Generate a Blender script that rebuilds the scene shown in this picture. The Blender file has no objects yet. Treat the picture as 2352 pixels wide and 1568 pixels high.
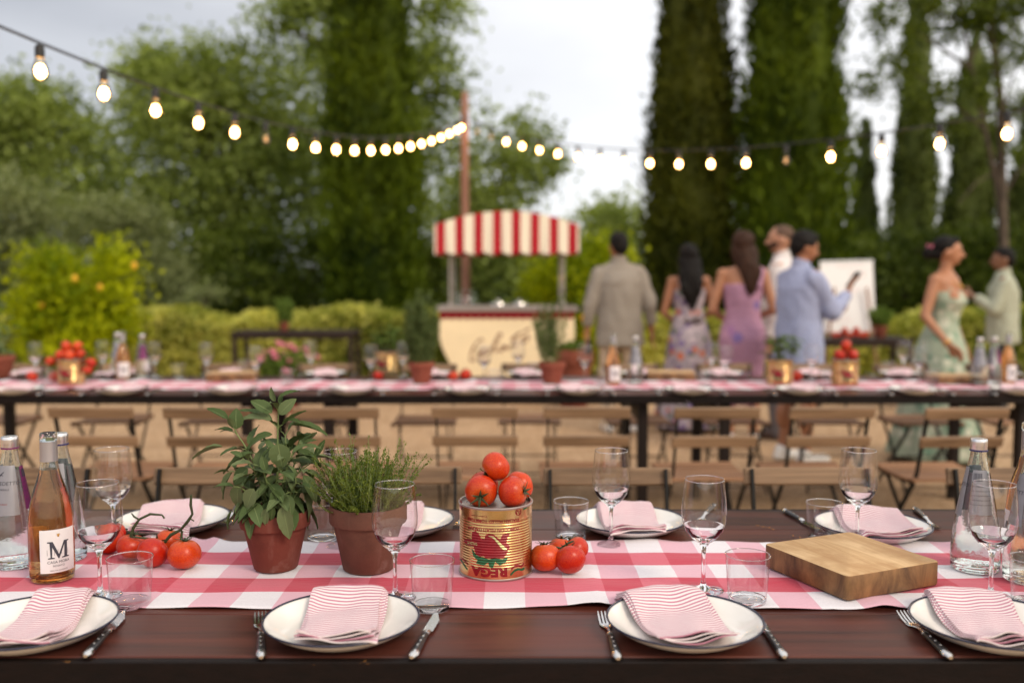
import bpy, bmesh, math, random
import numpy as np
from mathutils import Vector, Matrix, Euler

# ------------------------------------------------------------------ scene, camera, sky, sun, exposure
sc = bpy.context.scene
col = sc.collection
RAD = math.radians
TZ = 0.75                                   # table height
CAMH, FPX, HOR = 1.345, 2156.0, 645.0       # camera height, focal length and horizon (picture 2352 x 1568)
PITCH = math.atan((784 - HOR) / FPX)
cam_d = bpy.data.cameras.new('camera')
cam = bpy.data.objects.new('camera', cam_d)
col.objects.link(cam)
cam.location = (0, 0, CAMH)
cam.rotation_euler = (math.pi / 2 - PITCH, 0, 0)
cam_d.sensor_width = 36.0
cam_d.lens = 36.0 * FPX / 2352
cam_d.clip_start, cam_d.clip_end = 0.05, 6000
cam_d.dof.use_dof = True
cam_d.dof.focus_distance = 1.86
cam_d.dof.aperture_fstop = 1.8
sc.camera = cam

SUN_EL, SUN_AZ = RAD(36), RAD(138)          # azimuth from +Y towards +X
world = bpy.data.worlds.new('World')
sc.world = world
world.use_nodes = True
wt = world.node_tree
wt.nodes.clear()
def wn(t, **k):
    n = wt.nodes.new(t)
    for a, b in k.items(): setattr(n, a, b)
    return n
sky = wn('ShaderNodeTexSky', sky_type='NISHITA', sun_disc=False)
sky.sun_elevation = SUN_EL
sky.sun_rotation = SUN_AZ
tc = wn('ShaderNodeTexCoord')
mp = wn('ShaderNodeMapping')
mp.inputs['Scale'].default_value = (1.0, 1.0, 3.2)
mp.inputs['Location'].default_value = (0.35, 0.1, 0.2)
nz = wn('ShaderNodeTexNoise')
nz.inputs['Scale'].default_value = 1.7
nz.inputs['Detail'].default_value = 5
nz.inputs['Roughness'].default_value = 0.5
dot = wn('ShaderNodeVectorMath', operation='DOT_PRODUCT')
dot.inputs[1].default_value = (0.86, -0.50, 0.12)
madd = wn('ShaderNodeMath', operation='MULTIPLY_ADD')
madd.inputs[1].default_value = 0.42
nsc = wn('ShaderNodeMath', operation='MULTIPLY_ADD')
nsc.inputs[1].default_value = 0.30
nsc.inputs[2].default_value = 0.35
ramp = wn('ShaderNodeValToRGB')
e = ramp.color_ramp.elements
e[0].position, e[0].color = 0.16, (3.9, 4.0, 4.35, 1)
e[1].position, e[1].color = 0.90, (11.0, 10.2, 9.2, 1)
mid = ramp.color_ramp.elements.new(0.325)
mid.color = (8.9, 8.9, 9.1, 1)
mixw = wn('ShaderNodeMix', data_type='RGBA')
mixw.inputs['Factor'].default_value = 0.88
bg = wn('ShaderNodeBackground')
bg.inputs['Strength'].default_value = 0.1
wo = wn('ShaderNodeOutputWorld')
L = wt.links.new
L(tc.outputs['Generated'], mp.inputs['Vector'])
L(mp.outputs['Vector'], nz.inputs['Vector'])
L(tc.outputs['Generated'], dot.inputs[0])
L(dot.outputs['Value'], madd.inputs[0])
L(nz.outputs['Fac'], nsc.inputs[0])
L(nsc.outputs[0], madd.inputs[2])
L(madd.outputs[0], ramp.inputs['Fac'])
L(sky.outputs['Color'], mixw.inputs[6])
L(ramp.outputs['Color'], mixw.inputs[7])
L(mixw.outputs[2], bg.inputs['Color'])
L(bg.outputs['Background'], wo.inputs['Surface'])

sun_d = bpy.data.lights.new('sun', 'SUN')
sun_d.energy = 1.5
sun_d.angle = RAD(18)
sun_d.color = (1.0, 0.86, 0.68)
sun = bpy.data.objects.new('sun', sun_d)
col.objects.link(sun)
sd = Vector((math.sin(SUN_AZ) * math.cos(SUN_EL), math.cos(SUN_AZ) * math.cos(SUN_EL), math.sin(SUN_EL)))
sun.rotation_euler = sd.to_track_quat('Z', 'Y').to_euler()
sun.location = sd * 40

sc.view_settings.view_transform = 'Standard'
sc.view_settings.look = 'None'
sc.view_settings.exposure = 0.32
sc.view_settings.gamma = 1.0
sc.view_settings.use_curve_mapping = False
cy = sc.cycles
cy.use_denoising = True
cy.max_bounces = 14
cy.diffuse_bounces = 3
cy.glossy_bounces = 5
cy.transmission_bounces = 12
cy.transparent_max_bounces = 16
cy.caustics_reflective = False
cy.caustics_refractive = True
cy.sample_clamp_indirect = 4.0
cy.blur_glossy = 0.3

# ------------------------------------------------------------------ helpers
rnd = random.Random(11)
rng = np.random.default_rng(5)
CP, SP = math.cos(PITCH), math.sin(PITCH)
def ray(x, y):
    a, b = (x - 1176) / FPX, -(y - 784) / FPX
    return Vector((a, CP + b * SP, -SP + b * CP))
def at(x, y, z):                 # picture point on a level plane
    d = ray(x, y)
    return Vector((0, 0, CAMH)) + d * ((z - CAMH) / d.z)
def aty(x, y, Y):                # picture point at a given depth
    d = ray(x, y)
    return Vector((0, 0, CAMH)) + d * (Y / d.y)

class MB:
    def __init__(s): s.v, s.f, s.uv = [], [], None
    def add(s, vs, fs, M=None):
        o = len(s.v)
        s.v += [tuple(M @ Vector(p)) for p in vs] if M else [tuple(p) for p in vs]
        s.f += [tuple(i + o for i in f) for f in fs]
        return s
    def box(s, c, d, b=0.0, M=None):            # chamfered box, centre c, size d
        hx, hy, hz = d[0] / 2, d[1] / 2, d[2] / 2
        T = Matrix.Translation(c)
        if M: T = M @ T
        if b <= 0:
            vs = [(x, y, z) for x in (-hx, hx) for y in (-hy, hy) for z in (-hz, hz)]
            return s.add(vs, [(0, 1, 3, 2), (4, 6, 7, 5), (0, 4, 5, 1), (2, 3, 7, 6), (0, 2, 6, 4), (1, 5, 7, 3)], T)
        bm = bmesh.new()
        bmesh.ops.create_cube(bm, size=1)
        for v in bm.verts: v.co = Vector((v.co.x * d[0], v.co.y * d[1], v.co.z * d[2]))
        bmesh.ops.bevel(bm, geom=bm.edges[:], offset=b, segments=1, profile=0.5, affect='EDGES')
        bm.verts.index_update()
        vs = [v.co.copy() for v in bm.verts]
        fs = [[v.index for v in f.verts] for f in bm.faces]
        bm.free()
        return s.add(vs, fs, T)
    def loft(s, rings, caps=True, M=None):      # rings: lists of equal length of points
        n = len(rings[0])
        vs = [p for r in rings for p in r]
        fs = []
        for i in range(len(rings) - 1):
            for j in range(n):
                k = (j + 1) % n
                fs.append((i * n + j, i * n + k, (i + 1) * n + k, (i + 1) * n + j))
        if caps:
            fs.append(tuple(range(n))[::-1])
            fs.append(tuple((len(rings) - 1) * n + j for j in range(n)))
        return s.add(vs, fs, M)
    def tube(s, pts, r, n=8, caps=True, M=None):
        pts = [Vector(p) for p in pts]
        rs = r if isinstance(r, (list, tuple)) else [r] * len(pts)
        rings, up = [], None
        for i, p in enumerate(pts):
            t = (pts[min(i + 1, len(pts) - 1)] - pts[max(i - 1, 0)]).normalized()
            if up is None:
                up = Vector((0, 0, 1)) if abs(t.z) < 0.9 else Vector((1, 0, 0))
            a = t.cross(up)
            if a.length < 1e-6: a = t.orthogonal()
            a.normalize()
            b = t.cross(a).normalized()
            up = -b if b.dot(up) < 0 else b
            rings.append([p + (a * math.cos(q) + b * math.sin(q)) * rs[i] for q in [2 * math.pi * j / n for j in range(n)]])
        return s.loft(rings, caps, M)
    def capsule(s, p0, p1, r0, r1, n=12):
        p0, p1 = Vector(p0), Vector(p1)
        t = p1 - p0
        if t.length < 1e-6: t = Vector((0, 0, 1e-4))
        t.normalize()
        pts, rs = [], []
        for a in (85, 60, 30): pts.append(p0 - t * r0 * math.sin(RAD(a))); rs.append(r0 * math.cos(RAD(a)))
        pts += [p0, p1]; rs += [r0, r1]
        for a in (30, 60, 85): pts.append(p1 + t * r1 * math.sin(RAD(a))); rs.append(r1 * math.cos(RAD(a)))
        return s.tube(pts, rs, n)
    def lathe(s, prof, n=32, M=None, closed=False):   # prof: (r, z); r == 0 makes a pole
        vs, fs, rows = [], [], []
        for r, z in prof:
            if r <= 1e-7:
                rows.append([len(vs)]); vs.append((0, 0, z))
            else:
                rows.append(list(range(len(vs), len(vs) + n)))
                vs += [(r * math.cos(2 * math.pi * j / n), r * math.sin(2 * math.pi * j / n), z) for j in range(n)]
        seq = list(zip(rows[:-1], rows[1:]))
        if closed: seq.append((rows[-1], rows[0]))
        for a, b in seq:
            for j in range(n):
                k = (j + 1) % n
                if len(a) == 1 and len(b) == 1: continue
                if len(a) == 1: fs.append((a[0], b[k], b[j]))
                elif len(b) == 1: fs.append((a[j], a[k], b[0]))
                else: fs.append((a[j], a[k], b[k], b[j]))
        return s.add(vs, fs, M)
    def ball(s, c, r, nu=16, nv=10, M=None):
        r = (r, r, r) if not isinstance(r, (tuple, list)) else r
        pr = [(math.sin(math.pi * i / nv), -math.cos(math.pi * i / nv)) for i in range(nv + 1)]
        pr[0], pr[-1] = (0, -1), (0, 1)
        T = Matrix.Translation(c) @ Matrix.Diagonal((*r, 1))
        if M: T = Matrix.Translation(c) @ M @ Matrix.Diagonal((*r, 1))
        return s.lathe(pr, nu, T)
    def grid(s, fn, nu, nv, M=None):            # fn(i, j) -> point
        vs = [fn(i, j) for j in range(nv + 1) for i in range(nu + 1)]
        w = nu + 1
        fs = [(j * w + i, j * w + i + 1, (j + 1) * w + i + 1, (j + 1) * w + i) for j in range(nv) for i in range(nu)]
        return s.add(vs, fs, M)
    def mesh(s, name, mat=None, smooth=True, angle=40):
        me = bpy.data.meshes.new(name)
        me.from_pydata(s.v, [], s.f)
        if s.uv: 
            lay = me.uv_layers.new(name='UVMap')
            arr = np.array(s.uv, dtype=np.float32)
            li = np.empty(len(me.loops), dtype=np.int32)
            me.loops.foreach_get('vertex_index', li)
            lay.data.foreach_set('uv', arr[li].ravel())
        if mat: me.materials.append(mat)
        if smooth:
            me.shade_smooth()
            if angle: me.set_sharp_from_angle(angle=RAD(angle))
        me.update()
        return me
    def build(s, name, mat, parent=None, smooth=True, angle=40, loc=None, fix=True):
        me = s.mesh(name, mat, smooth, angle)
        if fix: fixn(me)
        return put(name, me, parent, loc)
def fixn(me):
    bm = bmesh.new(); bm.from_mesh(me)
    bmesh.ops.recalc_face_normals(bm, faces=bm.faces[:])
    bm.to_mesh(me); bm.free()
def put(name, me, parent=None, loc=None, rz=None):
    o = bpy.data.objects.new(name, me)
    col.objects.link(o)
    if parent: o.parent = parent
    if loc is not None: o.location = loc
    if rz is not None: o.rotation_euler = (0, 0, rz)
    return o
def tag(o, label=None, cat=None, group=None, kind=None):
    for k, v in (('label', label), ('category', cat), ('group', group), ('kind', kind)):
        if v: o[k] = v
    return o
def thing(name, label, cat, loc=(0, 0, 0), rz=0.0, group=None):
    o = bpy.data.objects.new(name, None)
    o.empty_display_size = 0.05
    col.objects.link(o)
    o.location = loc
    o.rotation_euler = (0, 0, rz)
    return tag(o, label, cat, group)
KIDS = {}
def copy_tree(o, parent=None):
    c = o.copy()
    col.objects.link(c)
    c.parent = parent
    for ch in o.children: copy_tree(ch, c)
    return c
class Proto:                                     # first use moves the original, later uses copy it
    def __init__(s, o): s.o, s.used = o, False
    def place(s, loc, rz=0.0, label=None, group=None, scale=None):
        o = copy_tree(s.o) if s.used else s.o
        s.used = True
        o.location = loc
        o.rotation_euler = (0, 0, rz)
        if scale: o.scale = (scale, scale, scale)
        return tag(o, label, None, group)
def remesh(mb, name, mat, vox, smooth=1, fac=0.5):
    me = bpy.data.meshes.new('tmp')
    me.from_pydata(mb.v, [], mb.f)
    fixn(me)
    t = bpy.data.objects.new('tmp', me)
    col.objects.link(t)
    m = t.modifiers.new('r', 'REMESH'); m.mode = 'VOXEL'; m.voxel_size = vox; m.use_smooth_shade = True
    if smooth:
        m = t.modifiers.new('s', 'SMOOTH'); m.factor = fac; m.iterations = smooth
    dg = bpy.context.evaluated_depsgraph_get()
    out = bpy.data.meshes.new_from_object(t.evaluated_get(dg))
    bpy.data.objects.remove(t); bpy.data.meshes.remove(me)
    out.name = name
    out.materials.clear(); out.materials.append(mat)
    out.shade_smooth()
    return out
def text_tris(body, size, bold=0.0, shear=0.0):
    cu = bpy.data.curves.new('t', 'FONT')
    cu.body, cu.size, cu.offset, cu.shear = body, size, bold, shear
    cu.align_x, cu.align_y = 'CENTER', 'CENTER'
    cu.resolution_u = 3
    o = bpy.data.objects.new('t', cu); col.objects.link(o)
    dg = bpy.context.evaluated_depsgraph_get()
    me = bpy.data.meshes.new_from_object(o.evaluated_get(dg))
    bpy.data.objects.remove(o); bpy.data.curves.remove(cu)
    vs = [tuple(v.co) for v in me.vertices]; fs = [tuple(p.vertices) for p in me.polygons]
    bpy.data.meshes.remove(me)
    return vs, fs
def refine(vs, fs, lim):
    bm = bmesh.new()
    vv = [bm.verts.new(v) for v in vs]
    for f in fs:
        try: bm.faces.new([vv[i] for i in f])
        except ValueError: pass
    bmesh.ops.remove_doubles(bm, verts=bm.verts[:], dist=1e-7)
    bmesh.ops.triangulate(bm, faces=bm.faces[:])
    for _ in range(7):
        ed = [e for e in bm.edges if e.calc_length() > lim]
        if not ed: break
        bmesh.ops.subdivide_edges(bm, edges=ed, cuts=1)
        bmesh.ops.triangulate(bm, faces=[f for f in bm.faces if len(f.verts) > 3])
    bm.verts.index_update()
    r = [v.co.copy() for v in bm.verts], [[v.index for v in f.verts] for f in bm.faces]
    bm.free()
    return r
def wrap(vs, rad, th0, z0, flip=False):          # flat print bent round an upright axis; rad(z) radius; th0 azimuth facing
    out = []
    for p in vs:
        x, y = (-p[0], -p[1]) if flip else (p[0], p[1])
        z = z0 + y
        r = rad(z)
        a = th0 + x / r
        out.append((r * math.cos(a), r * math.sin(a), z))
    return out

# ------------------------------------------------------------------ materials
class NT:
    def __init__(s, name):
        s.m = bpy.data.materials.new(name); s.m.use_nodes = True
        s.t = s.m.node_tree; s.t.nodes.clear()
        s.out = s.n('ShaderNodeOutputMaterial')
    def n(s, t, ins=None, **k):
        n = s.t.nodes.new(t)
        for a, b in k.items(): setattr(n, a, b)
        for a, b in (ins or {}).items():
            if hasattr(b, 'is_output'): s.t.links.new(b, n.inputs[a])
            else: n.inputs[a].default_value = b
        return n
    def l(s, a, b): s.t.links.new(a, b)
    def bsdf(s, **ins):
        b = s.n('ShaderNodeBsdfPrincipled')
        for a, v in ins.items():
            a = a.replace('_', ' ')
            if hasattr(v, 'is_output'): s.l(v, b.inputs[a])
            else: b.inputs[a].default_value = v
        s.l(b.outputs[0], s.out.inputs['Surface'])
        return b
    def coord(s, scale=(1, 1, 1), kind='Object'):
        c = s.n('ShaderNodeTexCoord')
        return s.n('ShaderNodeMapping', {'Vector': c.outputs[kind], 'Scale': scale}).outputs[0]
    def noise(s, vec, scale, detail=4, rough=0.5, dist=0.0):
        return s.n('ShaderNodeTexNoise', {'Vector': vec, 'Scale': scale, 'Detail': detail, 'Roughness': rough, 'Distortion': dist}).outputs['Fac']
    def ramp(s, fac, *stops):
        r = s.n('ShaderNodeValToRGB', {'Fac': fac})
        el = r.color_ramp.elements
        while len(el) < len(stops): el.new(0.5)
        for q, (p, c) in zip(el, stops):
            q.position = p; q.color = (*c, 1) if len(c) == 3 else c
        return r.outputs['Color']
    def mix(s, f, a, b, mode='MIX'):
        m = s.n('ShaderNodeMix', data_type='RGBA', blend_type=mode)
        for i, v in ((0, f), (6, a), (7, b)):
            if hasattr(v, 'is_output'): s.l(v, m.inputs[i])
            else: m.inputs[i].default_value = (*v, 1) if isinstance(v, tuple) and len(v) == 3 else v
        return m.outputs[2]
    def math(s, op, a, b=0.0, c=0.0):
        m = s.n('ShaderNodeMath', operation=op)
        for i, v in ((0, a), (1, b), (2, c)):
            if hasattr(v, 'is_output'): s.l(v, m.inputs[i])
            else: m.inputs[i].default_value = v
        return m.outputs[0]
    def bump(s, h, strength=0.3, dist=0.01):
        return s.n('ShaderNodeBump', {'Height': h, 'Strength': strength, 'Distance': dist}).outputs['Normal']

def simple(name, c, rough=0.5, metal=0.0, var=0.15, scale=20.0, bump=0.0, **kw):
    t = NT(name)
    v = t.coord()
    n = t.noise(v, scale)
    lo = tuple(max(0, x * (1 - var)) for x in c); hi = tuple(min(1, x * (1 + var)) for x in c)
    colr = t.ramp(n, (0.3, lo), (0.7, hi))
    ins = dict(Base_Color=colr, Roughness=rough, Metallic=metal)
    if bump: ins['Normal'] = t.bump(n, bump)
    ins.update(kw)
    t.bsdf(**ins)
    return t.m

def wood(name, dark, light, axis=0, rough=0.45, grain=1.0, bump=0.12, coat=0.0, spec=0.35):
    t = NT(name)
    sc3 = [14.0 * grain] * 3; sc3[axis] = 0.9 * grain
    oi = t.n('ShaderNodeObjectInfo').outputs['Random']
    c = t.n('ShaderNodeTexCoord').outputs['Object']
    off = t.n('ShaderNodeCombineXYZ', {'X': t.math('MULTIPLY', oi, 17.0), 'Y': t.math('MULTIPLY', oi, 5.0)}).outputs[0]
    v = t.n('ShaderNodeVectorMath', {0: c, 1: off}, operation='ADD').outputs[0]
    v = t.n('ShaderNodeMapping', {'Vector': v, 'Scale': sc3}).outputs[0]
    n1 = t.noise(v, 1.0, 6, 0.62, 0.9)
    sc4 = [60.0 * grain] * 3; sc4[axis] = 2.5 * grain
    v2 = t.n('ShaderNodeMapping', {'Vector': c, 'Scale': sc4}).outputs[0]
    n2 = t.noise(v2, 1.0, 3, 0.6)
    f = t.math('MULTIPLY_ADD', n2, 0.35, t.math('MULTIPLY', n1, 0.75))
    f = t.math('ADD', f, t.math('MULTIPLY_ADD', oi, 0.12, -0.06))
    colr = t.ramp(f, (0.36, dark), (0.72, light))
    rr = t.math('MULTIPLY_ADD', n1, 0.25, rough - 0.12)
    t.bsdf(Base_Color=colr, Roughness=rr, Specular_IOR_Level=spec, Normal=t.bump(f, bump, 0.004), Coat_Weight=coat, Coat_Roughness=0.25)
    return t.m

def glassmat(name, tint=(1, 1, 1), rough=0.0, ior=1.45, bump=0.0, thin=0.0):
    t = NT(name)
    g = t.n('ShaderNodeBsdfGlass', {'Color': (*tint, 1), 'Roughness': rough, 'IOR': ior})
    if bump:
        t.l(t.bump(t.noise(t.coord(), 160, 3), bump, 0.002), g.inputs['Normal'])
    sh = g.outputs[0]
    if thin:                                    # a thin wall does not bend the view: straight-through with Fresnel sheen
        lw = t.n('ShaderNodeLayerWeight', {'Blend': 0.5}).outputs['Facing']
        fr = t.math('MULTIPLY_ADD', t.math('POWER', lw, 3.2), 0.85, 0.075)
        tr = t.n('ShaderNodeBsdfTransparent', {'Color': (0.975, 0.975, 0.98, 1)})
        gl = t.n('ShaderNodeBsdfGlossy', {'Roughness': 0.015})
        sh = t.n('ShaderNodeMixShader', {0: fr, 1: tr.outputs[0], 2: gl.outputs[0]}).outputs[0]
    t.l(sh, t.out.inputs['Surface'])
    return t.m

def foliage(name, dark, light, trans=0.35, rough=0.5):
    t = NT(name)
    g = t.n('ShaderNodeNewGeometry').outputs['Random Per Island']
    n = t.noise(t.coord(), 0.75, 3, 0.6)
    f = t.math('MULTIPLY_ADD', n, 1.5, t.math('MULTIPLY_ADD', g, 0.5, -0.48))
    colr = t.ramp(f, (0.18, dark), (0.82, light))
    b = t.n('ShaderNodeBsdfPrincipled', {'Base Color': colr, 'Roughness': rough, 'Specular IOR Level': 0.12})
    tr = t.n('ShaderNodeBsdfTranslucent', {'Color': t.mix(1.0, colr, (1.15, 1.2, 0.5), 'MULTIPLY')})
    mx = t.n('ShaderNodeMixShader', {'Fac': trans, 1: b.outputs[0], 2: tr.outputs[0]})
    t.l(mx.outputs[0], t.out.inputs['Surface'])
    return t.m

M = {}
M['table'] = wood('stained_table_wood', (0.020, 0.0052, 0.0034), (0.112, 0.028, 0.017), 0, 0.40, 1.0, 0.16, spec=0.30)
M['chair_wood'] = wood('chair_slat_wood', (0.105, 0.060, 0.032), (0.32, 0.20, 0.115), 0, 0.55, 1.6, 0.2)
M['chair_seat'] = wood('chair_seat_wood', (0.14, 0.066, 0.032), (0.38, 0.20, 0.105), 0, 0.55, 1.6, 0.2)
M['pole'] = wood('weathered_pole_wood', (0.16, 0.07, 0.045), (0.36, 0.19, 0.13), 2, 0.7, 0.8, 0.3)
M['iron'] = simple('black_iron', (0.007, 0.0065, 0.006), 0.5, 0.0, 0.3, Specular_IOR_Level=0.25)
M['leg'] = simple('dark_stained_leg', (0.010, 0.0045, 0.0032), 0.55, 0.0, 0.4, Specular_IOR_Level=0.3)
M['brown_iron'] = simple('brown_painted_iron', (0.030, 0.018, 0.013), 0.55, 0.0, 0.3, Specular_IOR_Level=0.3)
M['steel'] = simple('polished_steel', (0.72, 0.70, 0.68), 0.16, 1.0, 0.05)
M['handle'] = simple('black_handle', (0.012, 0.012, 0.014), 0.28, 0.0, 0.2)
M['enamel'] = simple('white_enamel', (0.82, 0.79, 0.74), 0.12, 0.0, 0.02, Coat_Weight=0.4, Coat_Roughness=0.05)
M['navy'] = simple('navy_enamel_rim', (0.018, 0.02, 0.045), 0.2, 0.0, 0.2)
M['glass'] = glassmat('clear_glass')
M['thin_glass'] = glassmat('thin_glass_wall', thin=1.0)
M['bottle_glass'] = glassmat('bottle_glass', (0.97, 0.99, 0.98), 0.0, 1.48, 0.10)
M['water'] = glassmat('water', (1, 1, 1), 0.0, 1.33)
M['rose'] = glassmat('rose_wine', (1.0, 0.72, 0.45), 0.0, 1.34)
M['cap'] = simple('aluminium_cap', (0.78, 0.77, 0.78), 0.3, 1.0, 0.04)
M['capsule'] = simple('grey_capsule', (0.45, 0.43, 0.45), 0.38, 0.8, 0.06)
M['violet'] = simple('violet_band', (0.16, 0.01, 0.10), 0.4)
M['blue_band'] = simple('navy_band', (0.02, 0.02, 0.12), 0.4)
M['label_grey'] = simple('silver_grey_label', (0.27, 0.265, 0.29), 0.38, 0.3, 0.08, 30)
M['paper'] = simple('white_label_paper', (0.80, 0.78, 0.78), 0.6, 0.0, 0.03)
M['ink'] = simple('dark_ink', (0.05, 0.05, 0.07), 0.6)
M['gold'] = simple('gold_print', (0.65, 0.36, 0.08), 0.35, 0.6)
M['soil'] = simple('potting_soil', (0.02, 0.013, 0.009), 0.95, 0, 0.5, 120, 0.8)
M['calyx'] = simple('tomato_calyx', (0.035, 0.050, 0.014), 0.6, 0, 0.4, 60)
M['stem'] = simple('sage_stem', (0.16, 0.22, 0.07), 0.6, 0, 0.3)
M['white_paint'] = simple('white_board', (0.86, 0.85, 0.85), 0.4, 0, 0.02)
M['red_ink'] = simple('faint_red_marker', (0.85, 0.45, 0.42), 0.6)
M['can_red'] = simple('can_red_print', (0.24, 0.005, 0.010), 0.35, 0.1, 0.2, 60)
M['can_green'] = simple('can_green_print', (0.02, 0.12, 0.045), 0.35, 0.25, 0.3, 60)
M['can_pale'] = simple('can_pale_print', (0.55, 0.55, 0.25), 0.35, 0.4, 0.2, 60)
M['cart_cream'] = simple('cream_cart_paint', (0.86, 0.71, 0.46), 0.4, 0, 0.04, 6)
M['counter'] = simple('steel_counter', (0.42, 0.37, 0.34), 0.35, 0.7, 0.08)
M['cart_red'] = simple('crimson_trim', (0.20, 0.002, 0.010), 0.6, Specular_IOR_Level=0.2)
M['script'] = simple('brown_lettering', (0.20, 0.075, 0.04), 0.6)
M['lemon'] = simple('lemon_skin', (0.75, 0.42, 0.02), 0.45, 0, 0.15)
M['pink'] = simple('pink_petals', (0.62, 0.16, 0.24), 0.6, 0, 0.3)
M['petal'] = simple('dried_petal', (0.42, 0.17, 0.04), 0.7, 0, 0.3)
M['socket'] = simple('black_rubber', (0.012, 0.012, 0.012), 0.5)
M['trunk'] = simple('tree_bark', (0.09, 0.065, 0.045), 0.9, 0, 0.4, 8, 0.6)
M['sage_leaf'] = None

def terracotta(name, base, bloom):
    t = NT(name)
    v = t.coord()
    n = t.noise(v, 9, 6, 0.65)
    n2 = t.noise(v, 70, 4, 0.6)
    c = t.ramp(n, (0.3, tuple(x * 0.55 for x in base)), (0.50, base), (0.60, base), (0.70, bloom))
    st = t.noise(t.n('ShaderNodeMapping', {'Vector': v, 'Scale': (30, 30, 4)}).outputs[0], 1.0, 4, 0.6)
    c = t.mix(t.ramp(st, (0.55, (0, 0, 0)), (0.75, (0.45, 0.45, 0.45))), c, bloom)
    c = t.mix(t.math('MULTIPLY', n2, 0.5), c, tuple(x * 0.55 for x in base))
    t.bsdf(Base_Color=c, Roughness=0.85, Specular_IOR_Level=0.25, Normal=t.bump(n2, 0.35, 0.003))
    return t.m
M['pot_red'] = terracotta('red_terracotta', (0.19, 0.050, 0.034), (0.32, 0.16, 0.13))
M['pot_brown'] = terracotta('brown_terracotta', (0.17, 0.070, 0.048), (0.30, 0.18, 0.15))
M['pot_far'] = terracotta('orange_terracotta', (0.26, 0.075, 0.045), (0.38, 0.16, 0.11))

def tomato_mat():
    t = NT('tomato_skin')
    oi = t.n('ShaderNodeObjectInfo').outputs['Random']
    v = t.coord()
    n = t.noise(v, 14, 3)
    f = t.math('ADD', n, t.math('MULTIPLY_ADD', oi, 0.4, -0.2))
    c = t.ramp(f, (0.3, (0.42, 0.010, 0.004)), (0.75, (0.62, 0.070, 0.007)))
    zc = t.n('ShaderNodeSeparateXYZ', {0: v}).outputs['Z']
    c = t.mix(t.math('MULTIPLY', t.ramp(zc, (0.35, (0, 0, 0)), (0.80, (1, 1, 1))), t.math('MULTIPLY', n, 0.75)), c, (0.60, 0.13, 0.012))
    c = t.mix(t.ramp(t.noise(v, 3.0, 4), (0.60, (0, 0, 0)), (0.72, (0.5, 0.5, 0.5))), c, (0.52, 0.045, 0.010))
    t.bsdf(Base_Color=c, Roughness=t.math('MULTIPLY_ADD', t.noise(v, 5, 3), 0.3, 0.18), Specular_IOR_Level=0.4, Subsurface_Weight=0.15, Subsurface_Radius=(0.02, 0.004, 0.002), Subsurface_Scale=0.4, Normal=t.bump(t.noise(v, 90, 3), 0.04, 0.002))
    return t.m
M['tomato'] = tomato_mat()

def gold_can():
    t = NT('gold_lacquered_tin')
    v = t.coord()
    n = t.noise(v, 25, 4)
    c = t.ramp(n, (0.3, (0.60, 0.40, 0.16)), (0.7, (0.80, 0.58, 0.28)))
    t.bsdf(Base_Color=c, Metallic=1.0, Roughness=t.math('MULTIPLY_ADD', n, 0.15, 0.17))
    return t.m
M['can_gold'] = gold_can()

def gingham():
    t = NT('red_gingham_cloth')
    u = t.n('ShaderNodeUVMap').outputs[0]
    s = t.n('ShaderNodeSeparateXYZ', {0: u})
    def band(x, off): return t.math('LESS_THAN', t.math('FRACT', t.math('MULTIPLY_ADD', x, 0.5, off)), 0.5)
    bx, by = band(s.outputs['X'], 0.0), band(s.outputs['Y'], 0.5)
    white, red = (0.74, 0.70, 0.74), (0.50, 0.018, 0.055)
    # each thread is red or white; weft dominates a little
    c0 = t.mix(bx, white, (0.70, 0.40, 0.48))
    c1 = t.mix(bx, (0.60, 0.095, 0.145), red)
    c = t.mix(by, c0, c1)
    th = t.noise(t.n('ShaderNodeMapping', {'Vector': u, 'Scale': (71, 21, 1)}).outputs[0], 1.0, 2)
    tv = t.noise(t.n('ShaderNodeMapping', {'Vector': u, 'Scale': (13, 87, 1)}).outputs[0], 1.0, 2)
    m = t.math('MULTIPLY_ADD', th, 0.35, t.math('MULTIPLY_ADD', tv, 0.35, 0.64))
    c = t.mix(1.0, c, t.n('ShaderNodeCombineColor', {0: m, 1: m, 2: m}).outputs[0], 'MULTIPLY')
    wr = t.noise(t.n('ShaderNodeMapping', {'Vector': u, 'Scale': (0.5, 3.2, 1)}).outputs[0], 1.0, 4, 0.6, 0.5)
    h = t.math('MULTIPLY_ADD', wr, 1.0, t.math('MULTIPLY', th, 0.15))
    t.bsdf(Base_Color=c, Roughness=0.85, Sheen_Weight=0.2, Normal=t.bump(h, 0.35, 0.006))
    return t.m
M['gingham'] = gingham()

def napkin_mat():
    t = NT('pink_striped_linen')
    u = t.n('ShaderNodeUVMap').outputs[0]
    s = t.n('ShaderNodeSeparateXYZ', {0: u})
    w = t.noise(t.n('ShaderNodeMapping', {'Vector': u, 'Scale': (25, 25, 1)}).outputs[0], 1.0, 2)
    y = t.math('MULTIPLY_ADD', w, 0.0016, s.outputs['Y'])
    f = t.math('FRACT', t.math('MULTIPLY', y, 1 / 0.0080))
    tri = t.math('ABSOLUTE', t.math('SUBTRACT', f, 0.5))
    c = t.ramp(tri, (0.18, (0.46, 0.15, 0.23)), (0.27, (0.79, 0.70, 0.69)))
    th = t.noise(t.n('ShaderNodeMapping', {'Vector': u, 'Scale': (1400, 700, 1)}).outputs[0], 1.0, 2)
    c = t.mix(t.math('MULTIPLY', th, 0.14), c, (0.80, 0.60, 0.62))
    t.bsdf(Base_Color=c, Roughness=0.9, Sheen_Weight=0.15, Normal=t.bump(th, 0.25, 0.001))
    return t.m
M['napkin'] = napkin_mat()

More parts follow.
